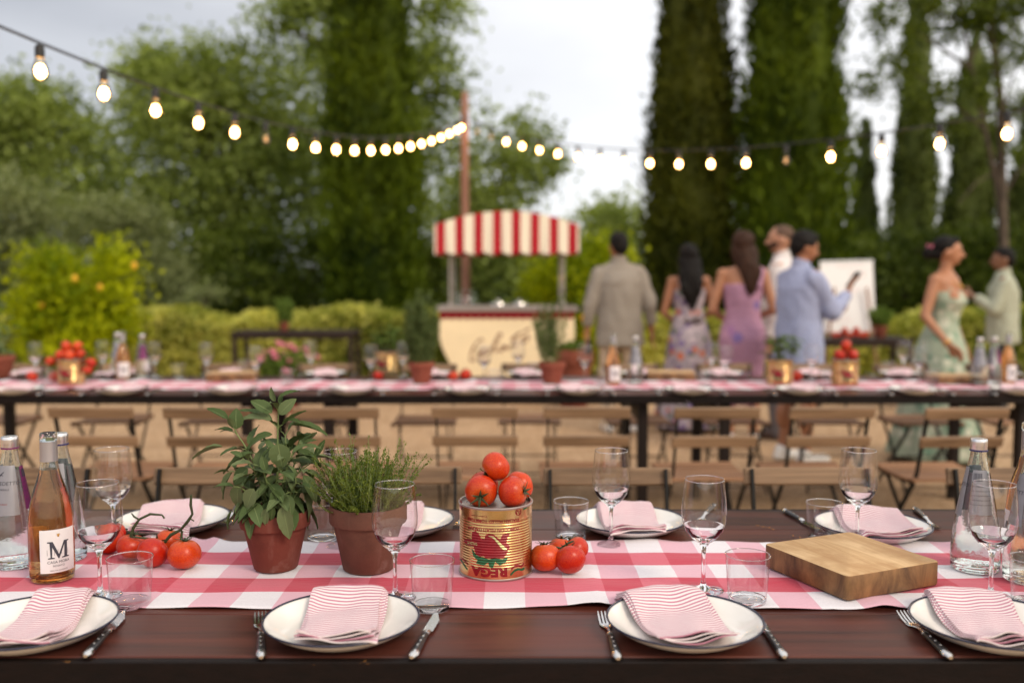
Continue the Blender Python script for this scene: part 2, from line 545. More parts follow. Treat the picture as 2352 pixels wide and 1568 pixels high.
def edge_mat():
    t = NT('black_brown_worn_edge')
    v = t.coord((1, 1, 1))
    n = t.noise(t.n('ShaderNodeMapping', {'Vector': v, 'Scale': (24, 24, 60)}).outputs[0], 1.0, 5, 0.7)
    sz = t.n('ShaderNodeSeparateXYZ', {0: v}).outputs['Z']
    chip = t.math('GREATER_THAN', t.math('MULTIPLY_ADD', sz, 6.0, n), 0.80)
    c = t.ramp(n, (0.3, (0.0030, 0.0014, 0.0012)), (0.7, (0.0080, 0.0032, 0.0024)))
    c = t.mix(chip, c, (0.13, 0.055, 0.012))
    t.bsdf(Base_Color=c, Roughness=0.6, Specular_IOR_Level=0.2, Normal=t.bump(n, 0.3, 0.004))
    return t.m
M['edge'] = edge_mat()

def board_mat():
    t = NT('worn_maple_board')
    v = t.coord((1, 1, 1))
    g = t.n('ShaderNodeMapping', {'Vector': v, 'Scale': (5, 34, 34)}).outputs[0]
    n1 = t.noise(g, 1.0, 5, 0.6, 0.8)
    n2 = t.noise(v, 9, 5, 0.6)
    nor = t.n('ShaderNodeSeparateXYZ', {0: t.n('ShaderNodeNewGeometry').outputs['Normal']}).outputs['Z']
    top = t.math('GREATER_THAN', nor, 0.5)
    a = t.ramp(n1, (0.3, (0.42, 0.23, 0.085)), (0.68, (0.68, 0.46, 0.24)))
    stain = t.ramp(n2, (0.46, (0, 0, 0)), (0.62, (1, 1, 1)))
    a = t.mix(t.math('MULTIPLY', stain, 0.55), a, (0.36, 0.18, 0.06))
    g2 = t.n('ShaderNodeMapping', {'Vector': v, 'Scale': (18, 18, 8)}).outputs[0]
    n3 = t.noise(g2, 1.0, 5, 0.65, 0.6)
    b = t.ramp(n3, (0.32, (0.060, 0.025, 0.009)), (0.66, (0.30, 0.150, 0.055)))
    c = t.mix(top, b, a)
    t.bsdf(Base_Color=c, Roughness=0.6, Normal=t.bump(n1, 0.25, 0.003))
    return t.m
M['board'] = board_mat()

def gravel_mat():
    t = NT('tan_gravel')
    v = t.coord()
    vo = t.n('ShaderNodeTexVoronoi', {'Vector': v, 'Scale': 55.0})
    n = t.noise(v, 0.6, 5, 0.6)
    c = t.ramp(vo.outputs['Color'], (0.1, (0.25, 0.155, 0.085)), (0.6, (0.49, 0.325, 0.195)), (0.95, (0.68, 0.52, 0.37)))
    c = t.mix(t.math('MULTIPLY', n, 0.5), c, (0.52, 0.32, 0.165))
    c = t.mix(t.ramp(t.noise(v, 2.3, 6, 0.7), (0.45, (0, 0, 0)), (0.7, (0.55, 0.55, 0.55))), c, (0.27, 0.165, 0.085))
    t.bsdf(Base_Color=c, Roughness=0.95, Specular_IOR_Level=0.2, Normal=t.bump(vo.outputs['Distance'], 0.6, 0.012))
    return t.m
M['gravel'] = gravel_mat()
M['lawn'] = simple('rough_grass', (0.055, 0.085, 0.022), 0.9, 0, 0.4, 3, 0.5)
M['hills'] = simple('wooded_hills', (0.06, 0.085, 0.07), 0.95, 0, 0.3, 0.02)

def canopy_mat():
    t = NT('red_cream_striped_canvas')
    x = t.n('ShaderNodeSeparateXYZ', {0: t.coord()}).outputs['X']
    f = t.math('FRACT', t.math('MULTIPLY_ADD', x, 1 / 0.208, 0.0))
    tri = t.math('ABSOLUTE', t.math('SUBTRACT', f, 0.5))
    r = t.math('LESS_THAN', tri, 0.235)         # red stripes either side of a cream middle
    c = t.mix(r, (0.80, 0.74, 0.60), (0.38, 0.001, 0.012))
    t.bsdf(Base_Color=c, Roughness=0.8, Normal=t.bump(t.noise(t.coord(), 30, 3), 0.2))
    return t.m
M['canopy'] = canopy_mat()

def sage_mat():
    t = NT('sage_leaf')
    oi = t.n('ShaderNodeObjectInfo').outputs['Random']
    u = t.n('ShaderNodeUVMap').outputs[0]
    s = t.n('ShaderNodeSeparateXYZ', {0: u})
    rib = t.math('ABSOLUTE', s.outputs['X'])
    vein = t.math('ABSOLUTE', t.math('SUBTRACT', t.math('FRACT', t.math('MULTIPLY_ADD', s.outputs['Y'], 9.0, t.math('MULTIPLY', rib, -3.0))), 0.5))
    peb = t.noise(t.n('ShaderNodeMapping', {'Vector': u, 'Scale': (14, 36, 1)}).outputs[0], 1.0, 4, 0.6)
    base = t.ramp(oi, (0.0, (0.050, 0.088, 0.020)), (0.5, (0.105, 0.160, 0.055)), (1.0, (0.18, 0.22, 0.10)))
    c = t.mix(t.math('MULTIPLY', peb, 0.35), base, (0.15, 0.20, 0.085))
    c = t.mix(t.math('LESS_THAN', rib, 0.035), c, (0.24, 0.30, 0.13))
    h = t.math('MULTIPLY_ADD', vein, 0.5, peb)
    b = t.n('ShaderNodeBsdfPrincipled', {'Base Color': c, 'Roughness': 0.62, 'Specular IOR Level': 0.25, 'Normal': t.bump(h, 0.45, 0.002)})
    tr = t.n('ShaderNodeBsdfTranslucent', {'Color': t.mix(1.0, c, (1.1, 1.15, 0.4), 'MULTIPLY')})
    mx = t.n('ShaderNodeMixShader', {'Fac': 0.25, 1: b.outputs[0], 2: tr.outputs[0]})
    t.l(mx.outputs[0], t.out.inputs['Surface'])
    return t.m
M['sage_leaf'] = sage_mat()

F = {}
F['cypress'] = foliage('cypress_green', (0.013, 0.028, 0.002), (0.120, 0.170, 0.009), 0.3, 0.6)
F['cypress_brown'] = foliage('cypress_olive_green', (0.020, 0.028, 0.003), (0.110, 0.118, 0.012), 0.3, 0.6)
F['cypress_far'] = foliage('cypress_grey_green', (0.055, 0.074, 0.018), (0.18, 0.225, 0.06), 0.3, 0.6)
F['tree'] = foliage('broadleaf_green', (0.085, 0.120, 0.022), (0.38, 0.455, 0.125), 0.45)
F['tree_pale'] = foliage('pale_broadleaf', (0.16, 0.21, 0.05), (0.42, 0.48, 0.15), 0.45)
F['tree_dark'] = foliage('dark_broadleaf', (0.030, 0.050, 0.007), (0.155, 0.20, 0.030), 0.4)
F['olive'] = foliage('olive_grey_green', (0.11, 0.135, 0.050), (0.33, 0.37, 0.18), 0.4)
F['lemon'] = foliage('lemon_leaf', (0.12, 0.18, 0.003), (0.56, 0.60, 0.010), 0.45)
F['hedge'] = foliage('hedge_leaf', (0.09, 0.145, 0.006), (0.70, 0.66, 0.17), 0.4)
F['thyme'] = foliage('thyme_leaf', (0.060, 0.092, 0.010), (0.22, 0.27, 0.045), 0.35)
F['rosemary'] = foliage('rosemary_leaf', (0.06, 0.09, 0.025), (0.18, 0.23, 0.085), 0.3)
F['basil'] = foliage('basil_leaf', (0.07, 0.125, 0.018), (0.22, 0.31, 0.07), 0.4)

# ------------------------------------------------------------------ foliage builders
def quads_mesh(name, V, mat):                     # V: (N,4,3)
    n = len(V)
    me = bpy.data.meshes.new(name)
    me.vertices.add(n * 4); me.loops.add(n * 4); me.polygons.add(n)
    me.vertices.foreach_set('co', V.astype(np.float32).ravel())
    me.loops.foreach_set('vertex_index', np.arange(n * 4, dtype=np.int32))
    me.polygons.foreach_set('loop_start', np.arange(0, n * 4, 4, dtype=np.int32))
    me.polygons.foreach_set('loop_total', np.full(n, 4, dtype=np.int32))
    me.update(calc_edges=True)
    me.materials.append(mat)
    return me
def unit(a): return a / (np.linalg.norm(a, axis=1, keepdims=True) + 1e-9)
def leaf_quads(P, size, aspect=0.55, axis=None, spread=1.0):
    n = len(P)
    d = rng.normal(size=(n, 3))
    if axis is not None: d = unit(d) * spread + np.asarray(axis)
    d = unit(d)
    w = unit(np.cross(d, rng.normal(size=(n, 3))))
    L = (size * rng.uniform(0.65, 1.3, n))[:, None]
    W = L * aspect
    # leaf-like diamond: base, side, tip, side
    return np.stack([P - d * L / 2, P + w * W / 2 - d * L * 0.05, P + d * L / 2, P - w * W / 2 - d * L * 0.05], 1)
def blob_points(c, r, nclump, per, sig, shell=0.55):
    d = unit(rng.normal(size=(nclump, 3)))
    q = (shell + (1 - shell) * rng.random(nclump) ** 0.6)[:, None]
    q *= rng.uniform(0.85, 1.12, (nclump, 1))
    C = np.array(c) + d * q * np.array(r)
    k = np.repeat(C, per, 0)
    s = np.repeat(rng.uniform(0.6, 1.25, nclump), per)[:, None] * sig
    return C, k + rng.normal(size=k.shape) * s * np.array([1, 1, 0.75])
def trunk_mesh(base, pts, r0, limbs, r1):
    mb = MB()
    path = [Vector(base)] + [Vector(p) for p in pts]
    n = len(path)
    mb.tube(path, [r0 + (r1 - r0) * i / (n - 1) for i in range(n)], 9)
    for a, b in limbs:
        a, b = Vector(a), Vector(b)
        m = a.lerp(b, 0.5) + Vector((0, 0, 0.12 * (b - a).length))
        mb.tube([a, m, b], [r1 * 0.8, r1 * 0.5, r1 * 0.2], 6)
    return mb
def broadleaf(name, label, cat, base, blobs, leaf, mat, r0=0.14, per=90, sig=0.3, group=None, trunk_top=None, nl=14, trunk_mat='trunk', shell=0.55):
    bx, by = base
    t = thing(name, label, cat, (bx, by, 0), 0, group)
    O = np.array([bx, by, 0])
    allP, allC = [], []
    for (c, r, nc) in blobs:
        C, P = blob_points(c, r, nc, per, sig, shell)
        keep = P[:, 2] > 0.05
        allP.append(P[keep]); allC.append(C)
    P = np.concatenate(allP) - O; C = np.concatenate(allC) - O
    put('crown', quads_mesh('crown', leaf_quads(P, leaf), mat), t)
    zt = trunk_top or float(C[:, 2].mean())
    cx, cyy = float(C[:, 0].mean()), float(C[:, 1].mean())
    pts = [(cx * 0.15 + 0.05, cyy * 0.2, zt * 0.33), (cx * 0.45 - 0.04, cyy * 0.5, zt * 0.66), (cx * 0.8, cyy * 0.8, zt)]
    limbs = []
    idx = rng.choice(len(C), min(nl, len(C)), replace=False)
    for i in idx:
        a = Vector(pts[1 if C[i, 2] < zt else 2]) if i % 2 else Vector(pts[1])
        limbs.append((a, C[i]))
    trunk_mesh((0, 0, -0.05), pts, r0, limbs, r0 * 0.45).build('trunk', M[trunk_mat], t, fix=False)
    return t
def cypress(label, base, prof, mat, nleaf, leaf=0.16, group=None, trunk_r=0.16, rough=0.13, gap=0.0):
    """prof: (z, radius) pairs from the ground up"""
    bx, by = base
    t = thing('cypress_tree', label, 'tree', (bx, by, 0), 0, group)
    zs = np.array([p[0] for p in prof]); rs = np.array([p[1] for p in prof])
    # solid inner body with a lumpy skin
    mb = MB()
    n = 26
    rings = []
    for z in np.linspace(zs[0] + 0.1, zs[-1] - 0.15, 46):
        r = np.interp(z, zs, rs) * 0.80
        rings.append([(r * (1 + rnd.uniform(-rough, rough)) * math.cos(2 * math.pi * j / n), r * (1 + rnd.uniform(-rough, rough)) * math.sin(2 * math.pi * j / n), z + rnd.uniform(-.05, .05)) for j in range(n)])
    mb.loft(rings)
    core = mb.build('inner_crown', mat, None, True, None, fix=False)
    core.parent = t
    # upright sprays grouped in clumps
    nc = nleaf // 40
    w = np.interp(np.linspace(zs[0], zs[-1], 400), zs, rs); w = w / w.sum()
    zc = rng.choice(np.linspace(zs[0], zs[-1], 400), nc, p=w)
    th = rng.uniform(0, 2 * math.pi, nc)
    rc = np.interp(zc, zs, rs) * rng.uniform(0.78, 1.04, nc)
    out = rng.random(nc) < 0.06
    rc[out] *= rng.uniform(1.05, 1.22, out.sum())
    C = np.stack([rc * np.cos(th), rc * np.sin(th), zc], 1)
    P = np.repeat(C, 40, 0)
    P = P + rng.normal(size=P.shape) * np.array([0.075, 0.075, 0.24]) * np.clip(np.repeat(rc, 40) / 0.7, 0.35, 1.2)[:, None]
    P[:, 2] = np.clip(P[:, 2], 0.06, None)
    dirs = np.stack([np.cos(np.repeat(th, 40)) * 0.55, np.sin(np.repeat(th, 40)) * 0.55, np.ones(len(P)) * 1.2], 1)
    put('crown', quads_mesh('crown', leaf_quads(P, leaf, 0.32, dirs, 0.75), mat), t)
    MB().tube([(0, 0, -0.05), (0.02, 0, zs[-1] * 0.3), (0, 0.02, zs[-1] * 0.8)], [trunk_r, trunk_r * .8, 0.03], 8).build('trunk', M['trunk'], t, fix=False)
    return t

# ------------------------------------------------------------------ setting
g = MB().grid(lambda i, j: (-3000 + i * 600, -400 + j * 640, 0), 10, 10).build('ground', M['gravel'], None, False, fix=False)
tag(g, kind='structure')
g = MB().grid(lambda i, j: (-900 + i * 90, 13.9 + j * 90, 0.006), 20, 20).build('lawn', M['lawn'], None, False, fix=False)
tag(g, kind='structure')
hm = MB()
def hillz(x): return 26 + 17 * math.sin(x * 0.0041 + 1.2) + 9 * math.sin(x * 0.011 + 0.4) + 4 * math.sin(x * 0.031)
hm.grid(lambda i, j: (-1400 + i * 28, 900 + (j ** 1.3) * 60, -1 + hillz(-1400 + i * 28) * math.sin(min(j, 5) / 5 * math.pi / 2)), 100, 6)
tag(hm.build('hills', M['hills'], None, True, None, fix=False), kind='structure')

# low hedge across the back of the gravel
hd = thing('hedge', 'low clipped hedge of variegated yellow-green leaves behind the gravel', 'hedge', (0, 13.3, 0))
n = 46000
hx = rng.uniform(-7.6, 8.4, n); face = rng.random(n)
top = 0.86 + 0.05 * np.sin(hx * 2.1) + 0.04 * np.sin(hx * 5.3 + 1)
hz = np.where(face < 0.4, top + rng.normal(0, 0.04, n), rng.uniform(0.05, 1, n) * top)
hy = np.where(face < 0.4, rng.uniform(-0.42, 0.42, n), -0.42 + rng.normal(0, 0.06, n))
bk = rng.random(n) < 0.12
hy = np.where(bk & (face >= 0.4), 0.42 + rng.normal(0, .05, n), hy)
put('foliage', quads_mesh('foliage', leaf_quads(np.stack([hx, hy, hz], 1), 0.085, 0.62), F['hedge']), hd)
mb = MB()
for i in range(32):
    x = -7.4 + i * 0.5
    mb.tube([(x, 0, -0.03), (x + 0.05, 0.03, 0.4), (x - 0.04, -0.02, 0.75)], [0.03, 0.025, 0.01], 6)
mb.build('stems', M['trunk'], hd, fix=False)
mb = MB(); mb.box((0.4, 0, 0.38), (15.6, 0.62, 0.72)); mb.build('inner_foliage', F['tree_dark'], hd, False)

def W(x, y, Y): return aty(x, y, Y)
def blob(x, y, Y, rx, ry, nc, depth=None):        # picture ellipse -> ellipsoid at depth Y
    p = aty(x, y, Y); k = Y / FPX
    return (tuple(p), (rx * k, depth or rx * k * 0.8, ry * k), nc)

# trees behind the hedge
broadleaf('broadleaf_tree', 'tall airy pale-green tree rising behind the big dark cypress', 'tree', (W(880, 700, 20).x, 20.4), [blob(700, 60, 20, 110, 130, 34), blob(830, 130, 20.4, 230, 300, 90), blob(985, 210, 20, 95, 190, 26), blob(1010, 20, 20.4, 70, 70, 10), blob(760, 350, 20, 250, 220, 80), blob(1040, 480, 20, 90, 160, 26)], 0.14, F['tree'], 0.2, 90, 0.27, 'trees behind the hedge', shell=0.35)
broadleaf('broadleaf_tree', 'rounded leafy tree with ragged top above the lemon bush', 'tree', (W(480, 700, 18.5).x, 18.6), [blob(430, 210, 18.5, 150, 100, 40), blob(340, 160, 18.5, 60, 40, 9), blob(560, 230, 18.7, 160, 120, 44), blob(460, 380, 18.5, 230, 190, 110), blob(640, 470, 18.2, 190, 200, 80), blob(420, 560, 18.2, 160, 150, 50)], 0.13, F['tree'], 0.17, 95, 0.3, 'trees behind the hedge')
broadleaf('broadleaf_tree', 'dense dark tree standing behind the olive shrub', 'tree', (W(80, 700, 19).x, 19.2), [blob(90, 330, 19, 130, 130, 60), blob(30, 270, 19, 110, 90, 36), blob(170, 420, 19, 100, 110, 36), blob(60, 520, 19, 150, 150, 50)], 0.13, F['tree'], 0.17, 95, 0.3, 'trees behind the hedge')
broadleaf('broadleaf_tree', 'spreading tree with drooping branches behind the wooden pole', 'tree', (W(1100, 700, 17.5).x, 17.6), [blob(1170, 330, 17.5, 90, 60, 20), blob(1225, 385, 17.5, 60, 45, 12), blob(1130, 430, 17.3, 90, 70, 20), blob(1080, 560, 17.3, 130, 120, 50), blob(1190, 610, 17.2, 120, 90, 40)], 0.12, F['tree'], 0.13, 85, 0.26, 'trees behind the hedge')
broadleaf('broadleaf_tree', 'small pale round tree beside the brownish cypress', 'tree', (W(1395, 700, 21).x, 21.2), [blob(1395, 500, 21, 70, 45, 18), blob(1400, 570, 21, 110, 80, 36), blob(1330, 640, 21, 120, 80, 36), blob(1450, 650, 21, 120, 80, 36)], 0.13, F['tree_pale'], 0.12, 85, 0.27, 'trees behind the hedge')
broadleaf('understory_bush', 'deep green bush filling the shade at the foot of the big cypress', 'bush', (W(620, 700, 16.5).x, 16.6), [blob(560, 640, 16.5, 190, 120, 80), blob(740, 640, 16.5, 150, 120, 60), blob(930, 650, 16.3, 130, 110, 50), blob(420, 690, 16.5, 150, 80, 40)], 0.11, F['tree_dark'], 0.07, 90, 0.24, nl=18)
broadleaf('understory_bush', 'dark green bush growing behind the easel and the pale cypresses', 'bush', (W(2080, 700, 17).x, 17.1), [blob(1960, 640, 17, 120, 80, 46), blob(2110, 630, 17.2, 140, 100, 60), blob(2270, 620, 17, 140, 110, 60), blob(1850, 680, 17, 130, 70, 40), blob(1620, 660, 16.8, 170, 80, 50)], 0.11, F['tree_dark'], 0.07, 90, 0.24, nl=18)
broadleaf('olive_shrub', 'tall grey-green olive shrub behind the lemon bush, darker of two', 'shrub', (W(20, 700, 15).x, 15.2), [blob(20, 480, 15, 90, 90, 34), blob(40, 590, 15, 100, 100, 40), blob(-40, 650, 15, 110, 100, 30)], 0.09, F['olive'], 0.07, 90, 0.2, 'olive shrubs')
broadleaf('olive_shrub', 'silvery olive shrub between the lemon bush and the broad trees', 'shrub', (W(300, 700, 15.4).x, 15.5), [blob(250, 530, 15.4, 90, 70, 28), blob(320, 560, 15.4, 80, 90, 30), blob(360, 640, 15.3, 80, 80, 26), blob(200, 610, 15.4, 100, 100, 30)], 0.09, F['olive'], 0.07, 90, 0.2, 'olive shrubs')
broadleaf('olive_shrub', 'small grey-green sapling poking above the hedge', 'shrub', (W(472, 700, 14.3).x, 14.4), [blob(470, 690, 14.3, 40, 36, 10)], 0.07, F['olive'], 0.03, 70, 0.12, 'olive shrubs')

def lemons(t, O, pts):
    for p in pts:
        put('lemon', LEM, t, Vector(p) - O).rotation_euler = (rnd.uniform(-.4, .4), rnd.uniform(-.4, .4), rnd.uniform(0, 6))
LEM = MB().lathe([(0, -0.048), (0.012, -0.044), (0.028, -0.03), (0.036, 0), (0.03, 0.026), (0.014, 0.041), (0.006, 0.048), (0, 0.05)], 14).mesh('lemon', M['lemon'])
t = broadleaf('lemon_bush', 'round bright yellow-green lemon bush with ripe lemons by the hedge end', 'bush', (W(165, 700, 11.6).x, 11.7), [blob(160, 665, 11.6, 92, 68, 34), blob(95, 710, 11.6, 70, 62, 20), blob(225, 720, 11.5, 72, 72, 24), blob(150, 770, 11.5, 120, 50, 26), blob(262, 615, 11.6, 40, 45, 8), blob(110, 610, 11.6, 50, 40, 7)], 0.085, F['lemon'], 0.05, 85, 0.14, nl=12)
O = t.location.copy()
lemons(t, O, [W(308, 610, 11.45), W(172, 640, 11.2), W(230, 660, 11.3), W(95, 700, 11.25)])
t = broadleaf('lemon_tree', 'yellow-green lemon tree showing between the cart and the grey shirt', 'bush', (W(1330, 700, 12.2).x, 12.3), [blob(1325, 650, 12.2, 90, 75, 34), blob(1385, 590, 12.2, 50, 40, 10), blob(1260, 655, 12.2, 60, 45, 14), blob(1350, 740, 12.1, 90, 70, 26)], 0.085, F['lemon'], 0.05, 85, 0.14, nl=12)
O = t.location.copy()
lemons(t, O, [W(1338, 730, 11.5), W(1290, 640, 11.6), W(1370, 640, 11.7), W(1345, 770, 11.5)])

# cypresses
def cyp(label, x, Y, pairs, mat, n, leaf, group='cypress trees'):
    """pairs: (picture y, picture half width) from low to high"""
    k = Y / FPX
    prof = [(0.05, pairs[0][1] * k * 0.8)] + [(CAMH + (HOR - y) * k, w * k) for y, w in pairs]
    return cypress(label, (aty(x, 645, Y).x, Y), prof, mat, n, leaf, group)
cyp('broad dark green cypress column behind the hedge, near the wooden pole', 858, 15.2, [(690, 100), (600, 104), (450, 102), (300, 100), (150, 92), (0, 82), (-200, 66), (-420, 40), (-560, 3)], F['cypress'], 20000, 0.16)
cyp('brownish-green cypress behind the two women with bare shoulders', 1585, 15.6, [(690, 112), (600, 108), (450, 104), (330, 98), (180, 84), (0, 66), (-180, 46), (-340, 3)], F['cypress_brown'], 17000, 0.15)
cyp('tallest broad green cypress behind the easel and the white shirt', 1815, 15.0, [(690, 126), (600, 124), (450, 118), (300, 110), (150, 106), (0, 98), (-200, 78), (-420, 46), (-560, 3)], F['cypress'], 20000, 0.16)
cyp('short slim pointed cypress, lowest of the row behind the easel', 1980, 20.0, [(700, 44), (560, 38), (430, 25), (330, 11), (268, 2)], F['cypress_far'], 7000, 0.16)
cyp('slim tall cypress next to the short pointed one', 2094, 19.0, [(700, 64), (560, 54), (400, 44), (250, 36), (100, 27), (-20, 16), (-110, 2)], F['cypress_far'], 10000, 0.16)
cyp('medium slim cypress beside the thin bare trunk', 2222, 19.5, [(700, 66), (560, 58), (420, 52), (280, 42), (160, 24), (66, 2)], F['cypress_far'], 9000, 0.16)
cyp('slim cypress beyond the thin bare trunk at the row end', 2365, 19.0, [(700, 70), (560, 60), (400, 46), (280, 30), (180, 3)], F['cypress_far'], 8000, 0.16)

# sparse tree with a thin leaning trunk
p0 = W(2310, 700, 16); O = Vector((p0.x, p0.y, 0))
t = thing('sparse_tree', 'tall sparse tree with thin bare leaning trunk and open airy crown', 'tree', O)
def q(x, y, Y=16.0): return aty(x, y, Y) - O
mb = MB()
mb.tube([(0, 0, -0.05), q(2305, 600), q(2300, 420), q(2300, 250), q(2280, 90), q(2265, -60), q(2240, -240)], [0.09, 0.085, 0.08, 0.07, 0.055, 0.04, 0.015], 9)
mb.tube([q(2303, 520), q(2285, 400), q(2262, 300), q(2232, 160), q(2210, 40), q(2190, -80)], [0.045, 0.045, 0.04, 0.03, 0.02, 0.008], 7)
for a, b in (((2300, 300), (2350, 120)), ((2285, 130), (2370, 30)), ((2262, 300), (2060, 140)), ((2232, 160), (2040, 40)), ((2270, 0), (2120, -70)), ((2300, 390), (2200, 470)), ((2303, 450), (2390, 360)), ((2225, 140), (2300, 60)), ((2215, 60), (2090, 10))):
    A, B = q(*a), q(*b); m = A.lerp(B, 0.5) + Vector((0, 0.1, 0.1))
    mb.tube([A, m, B], [0.028, 0.018, 0.006], 6)
mb.build('trunk', M['trunk'], t, fix=False)
PP = []
for x, y, r, nc in ((2060, 130, 55, 9), (2030, 55, 45, 7), (2010, 190, 40, 4), (2120, 20, 60, 9), (2290, 40, 70, 16), (2330, 130, 60, 12), (2200, 60, 60, 9), (2340, 250, 50, 8), (2230, 200, 60, 8), (2140, 200, 60, 8), (2250, -40, 90, 18), (2180, 300, 45, 5), (2090, 250, 40, 4), (2320, 350, 45, 5), (2345, 0, 60, 12), (2130, -80, 90, 12)):
    c = aty(x, y, 16.0)
    C, P = blob_points(tuple(c), (r * 16 / FPX, r * 16 / FPX, r * 14 / FPX), nc, 60, 0.16, 0.2)
    PP.append(P)
P = np.concatenate(PP) - np.array(O)
put('crown', quads_mesh('crown', leaf_quads(P, 0.10, 0.6), F['tree_dark']), t)

# ------------------------------------------------------------------ pole and string lights
PO = Vector((-0.60, 12.0, 0))
t = thing('wooden_pole', 'tall weathered wooden pole behind the gelato cart holding both light strings', 'pole', PO)
MB().tube([(0, 0, -0.05), (0.01, 0, 1.2), (0.0, 0, 2.6), (0.005, 0, 3.66), (0.004, 0, 3.72)], [0.062, 0.058, 0.053, 0.046, 0.03], 14).build('shaft', M['pole'], t)
hk = MB(); hk.tube([(0, -0.05, 3.33), (0, -0.085, 3.35), (0, -0.09, 3.40), (0, -0.05, 3.43)], 0.006, 6); hk.build('hook', M['iron'], t)

def emis(name, c, s):
    t = NT(name)
    e_ = t.n('ShaderNodeEmission', {'Color': (*c, 1), 'Strength': s})
    t.l(e_.outputs[0], t.out.inputs['Surface'])
    return t.m
M['filament'] = emis('glowing_filament', (1.0, 0.52, 0.18), 42.0)
M['filament_dim'] = emis('dim_filament', (1.0, 0.55, 0.25), 1.2)
def thin_glass(name, tint):
    t = NT(name)
    fr = t.n('ShaderNodeFresnel', {'IOR': 1.35})
    a = t.n('ShaderNodeBsdfTransparent', {'Color': (*tint, 1)}); b = t.n('ShaderNodeBsdfGlossy', {'Roughness': 0.05})
    mx = t.n('ShaderNodeMixShader', {0: fr.outputs[0], 1: a.outputs[0], 2: b.outputs[0]})
    t.l(mx.outputs[0], t.out.inputs['Surface'])
    return t.m
M['bulb'] = thin_glass('amber_bulb_glass', (1.0, 0.93, 0.80))
BULB = MB().lathe([(0, -0.062), (0.012, -0.060), (0.024, -0.050), (0.0295, -0.034), (0.029, -0.016), (0.022, 0.008), (0.0155, 0.026), (0.0135, 0.036)], 16).mesh('bulb', M['bulb'])
FIL = MB().lathe([(0, -0.050), (0.013, -0.047), (0.0205, -0.033), (0.020, -0.016), (0.012, 0.000), (0, 0.004)], 10).mesh('filament', M['filament'])
FILD = MB().lathe([(0, -0.040), (0.008, -0.038), (0.010, -0.025), (0.006, -0.005), (0, 0.0)], 8).mesh('filament', M['filament_dim'])
SOCK = MB().lathe([(0, 0.082), (0.010, 0.080), (0.017, 0.074), (0.019, 0.055), (0.0185, 0.030), (0.0, 0.029)], 12).mesh('socket', M['socket'])
def string(name, label, a, b, zc, c, k0, kmax, dim, off, kpole):
    t = thing(name, label, 'string lights', (PO.x, PO.y, 3.4), 0, None)
    def pos(k): return Vector((PO.x + k * a, PO.y - k * b, zc + c * (kmax - k) ** 2))
    cab = []
    k = 0.0
    while k <= kpole + 1e-6:
        p = pos(k) + Vector((0, 0, 0.085))
        if k < 0.3: p = Vector((PO.x, PO.y - 0.09, 3.385)) if k == 0 else p
        cab.append(p - t.location); k += 0.5
    mb = MB(); mb.tube(cab, 0.0036, 6)
    mb.tube([p + Vector((0, 0, 0.008)) + Vector((0, 0.004 * math.sin(i), 0)) for i, p in enumerate(cab)], 0.0022, 5)
    mb.build('cable', M['socket'], t, fix=False)
    for k in k0:
        p = pos(k) - t.location
        s = put('socket', SOCK, t, p)
        bu = put('bulb', BULB, t, p)
        put('filament', FILD if k in dim else FIL, bu)
        bu.rotation_euler = (rnd.uniform(-.06, .06), rnd.uniform(-.06, .06), 0)
    return t
string('string_lights', 'string of glowing bulbs from the pole over the lemon bush side', -0.0676, 0.431, 2.20, 0.00346, [0.4] + list(range(1, 21)), 18, (14,), 0, 36)
string('string_lights', 'string of glowing bulbs from the pole past the cypresses', 0.178, 0.389, 2.14, 0.0036, list(range(1, 20)), 18, (1, 2, 14), 0, 36)
for nm, X, Y, lab in (('wooden_pole', PO.x - 36 * 0.0676, PO.y - 36 * 0.431, 'wooden pole at the end of the light string over the lemon bush'), ('wooden_pole', PO.x + 36 * 0.178, PO.y - 36 * 0.389, 'wooden pole at the end of the light string past the cypresses')):
    t = thing(nm, lab, 'pole', (X, Y, 0))
    MB().tube([(0, 0, -0.05), (0, 0, 2.0), (0, 0, 3.7)], [0.062, 0.056, 0.046], 12).build('shaft', M['pole'], t)

# ------------------------------------------------------------------ tables
Y0 = at(1176, 1518, TZ).y + 0.018                    # near edge of the front table
Y1 = at(1176, 1275 * 0.91875, TZ).y           # its far edge
ZB = aty(1176, 1563, Y0).z
TW = Y1 - Y0
def trestle_table(label, x0, x1, y0, legs, group=None, npl=5):
    t = thing('trestle_table', label, 'table', ((x0 + x1) / 2, y0 + TW / 2, 0), 0, group)
    Lx = x1 - x0; pw = TW / npl
    for i in range(npl):
        mb = MB(); mb.box((0, 0, 0), (Lx, pw - 0.0016, 0.030), 0.0022)
        o = mb.build('plank', M['table'], t, False, loc=(0, -TW / 2 + pw * (i + 0.5), TZ - 0.015))
    th = (TZ - 0.0305) - ZB + 0.004
    for s in (-1, 1):
        mb = MB(); mb.box((0, 0, 0), (Lx - 0.004, 0.018, 0.046), 0.002)
        mb.build('edge_rail', M['edge'], t, False, loc=(0, s * (TW / 2 + 0.0094), TZ - 0.0012 - 0.023))
    for s in (-1, 1):
        for lx in legs:
            mb = MB(); mb.box((0, 0, 0.345), (0.055, 0.055, 0.69), 0.004)
            mb.build('leg', M['leg'], t, False, loc=(lx - t.location.x, s * (TW / 2 - 0.1), 0))
    for lx in legs:
        mb = MB(); mb.box((0, 0, 0), (0.045, TW - 0.2, 0.06), 0.003)
        mb.build('cross_rail', M['leg'], t, False, loc=(lx - t.location.x, 0, 0.62))
    return t
trestle_table('dark stained plank table in front, laid with the gelled tin and runner'.replace('gelled', 'upturned'), -1.72, 1.72, Y0, (-1.5, 1.5))
FY0 = at(1176, 906, TZ).y
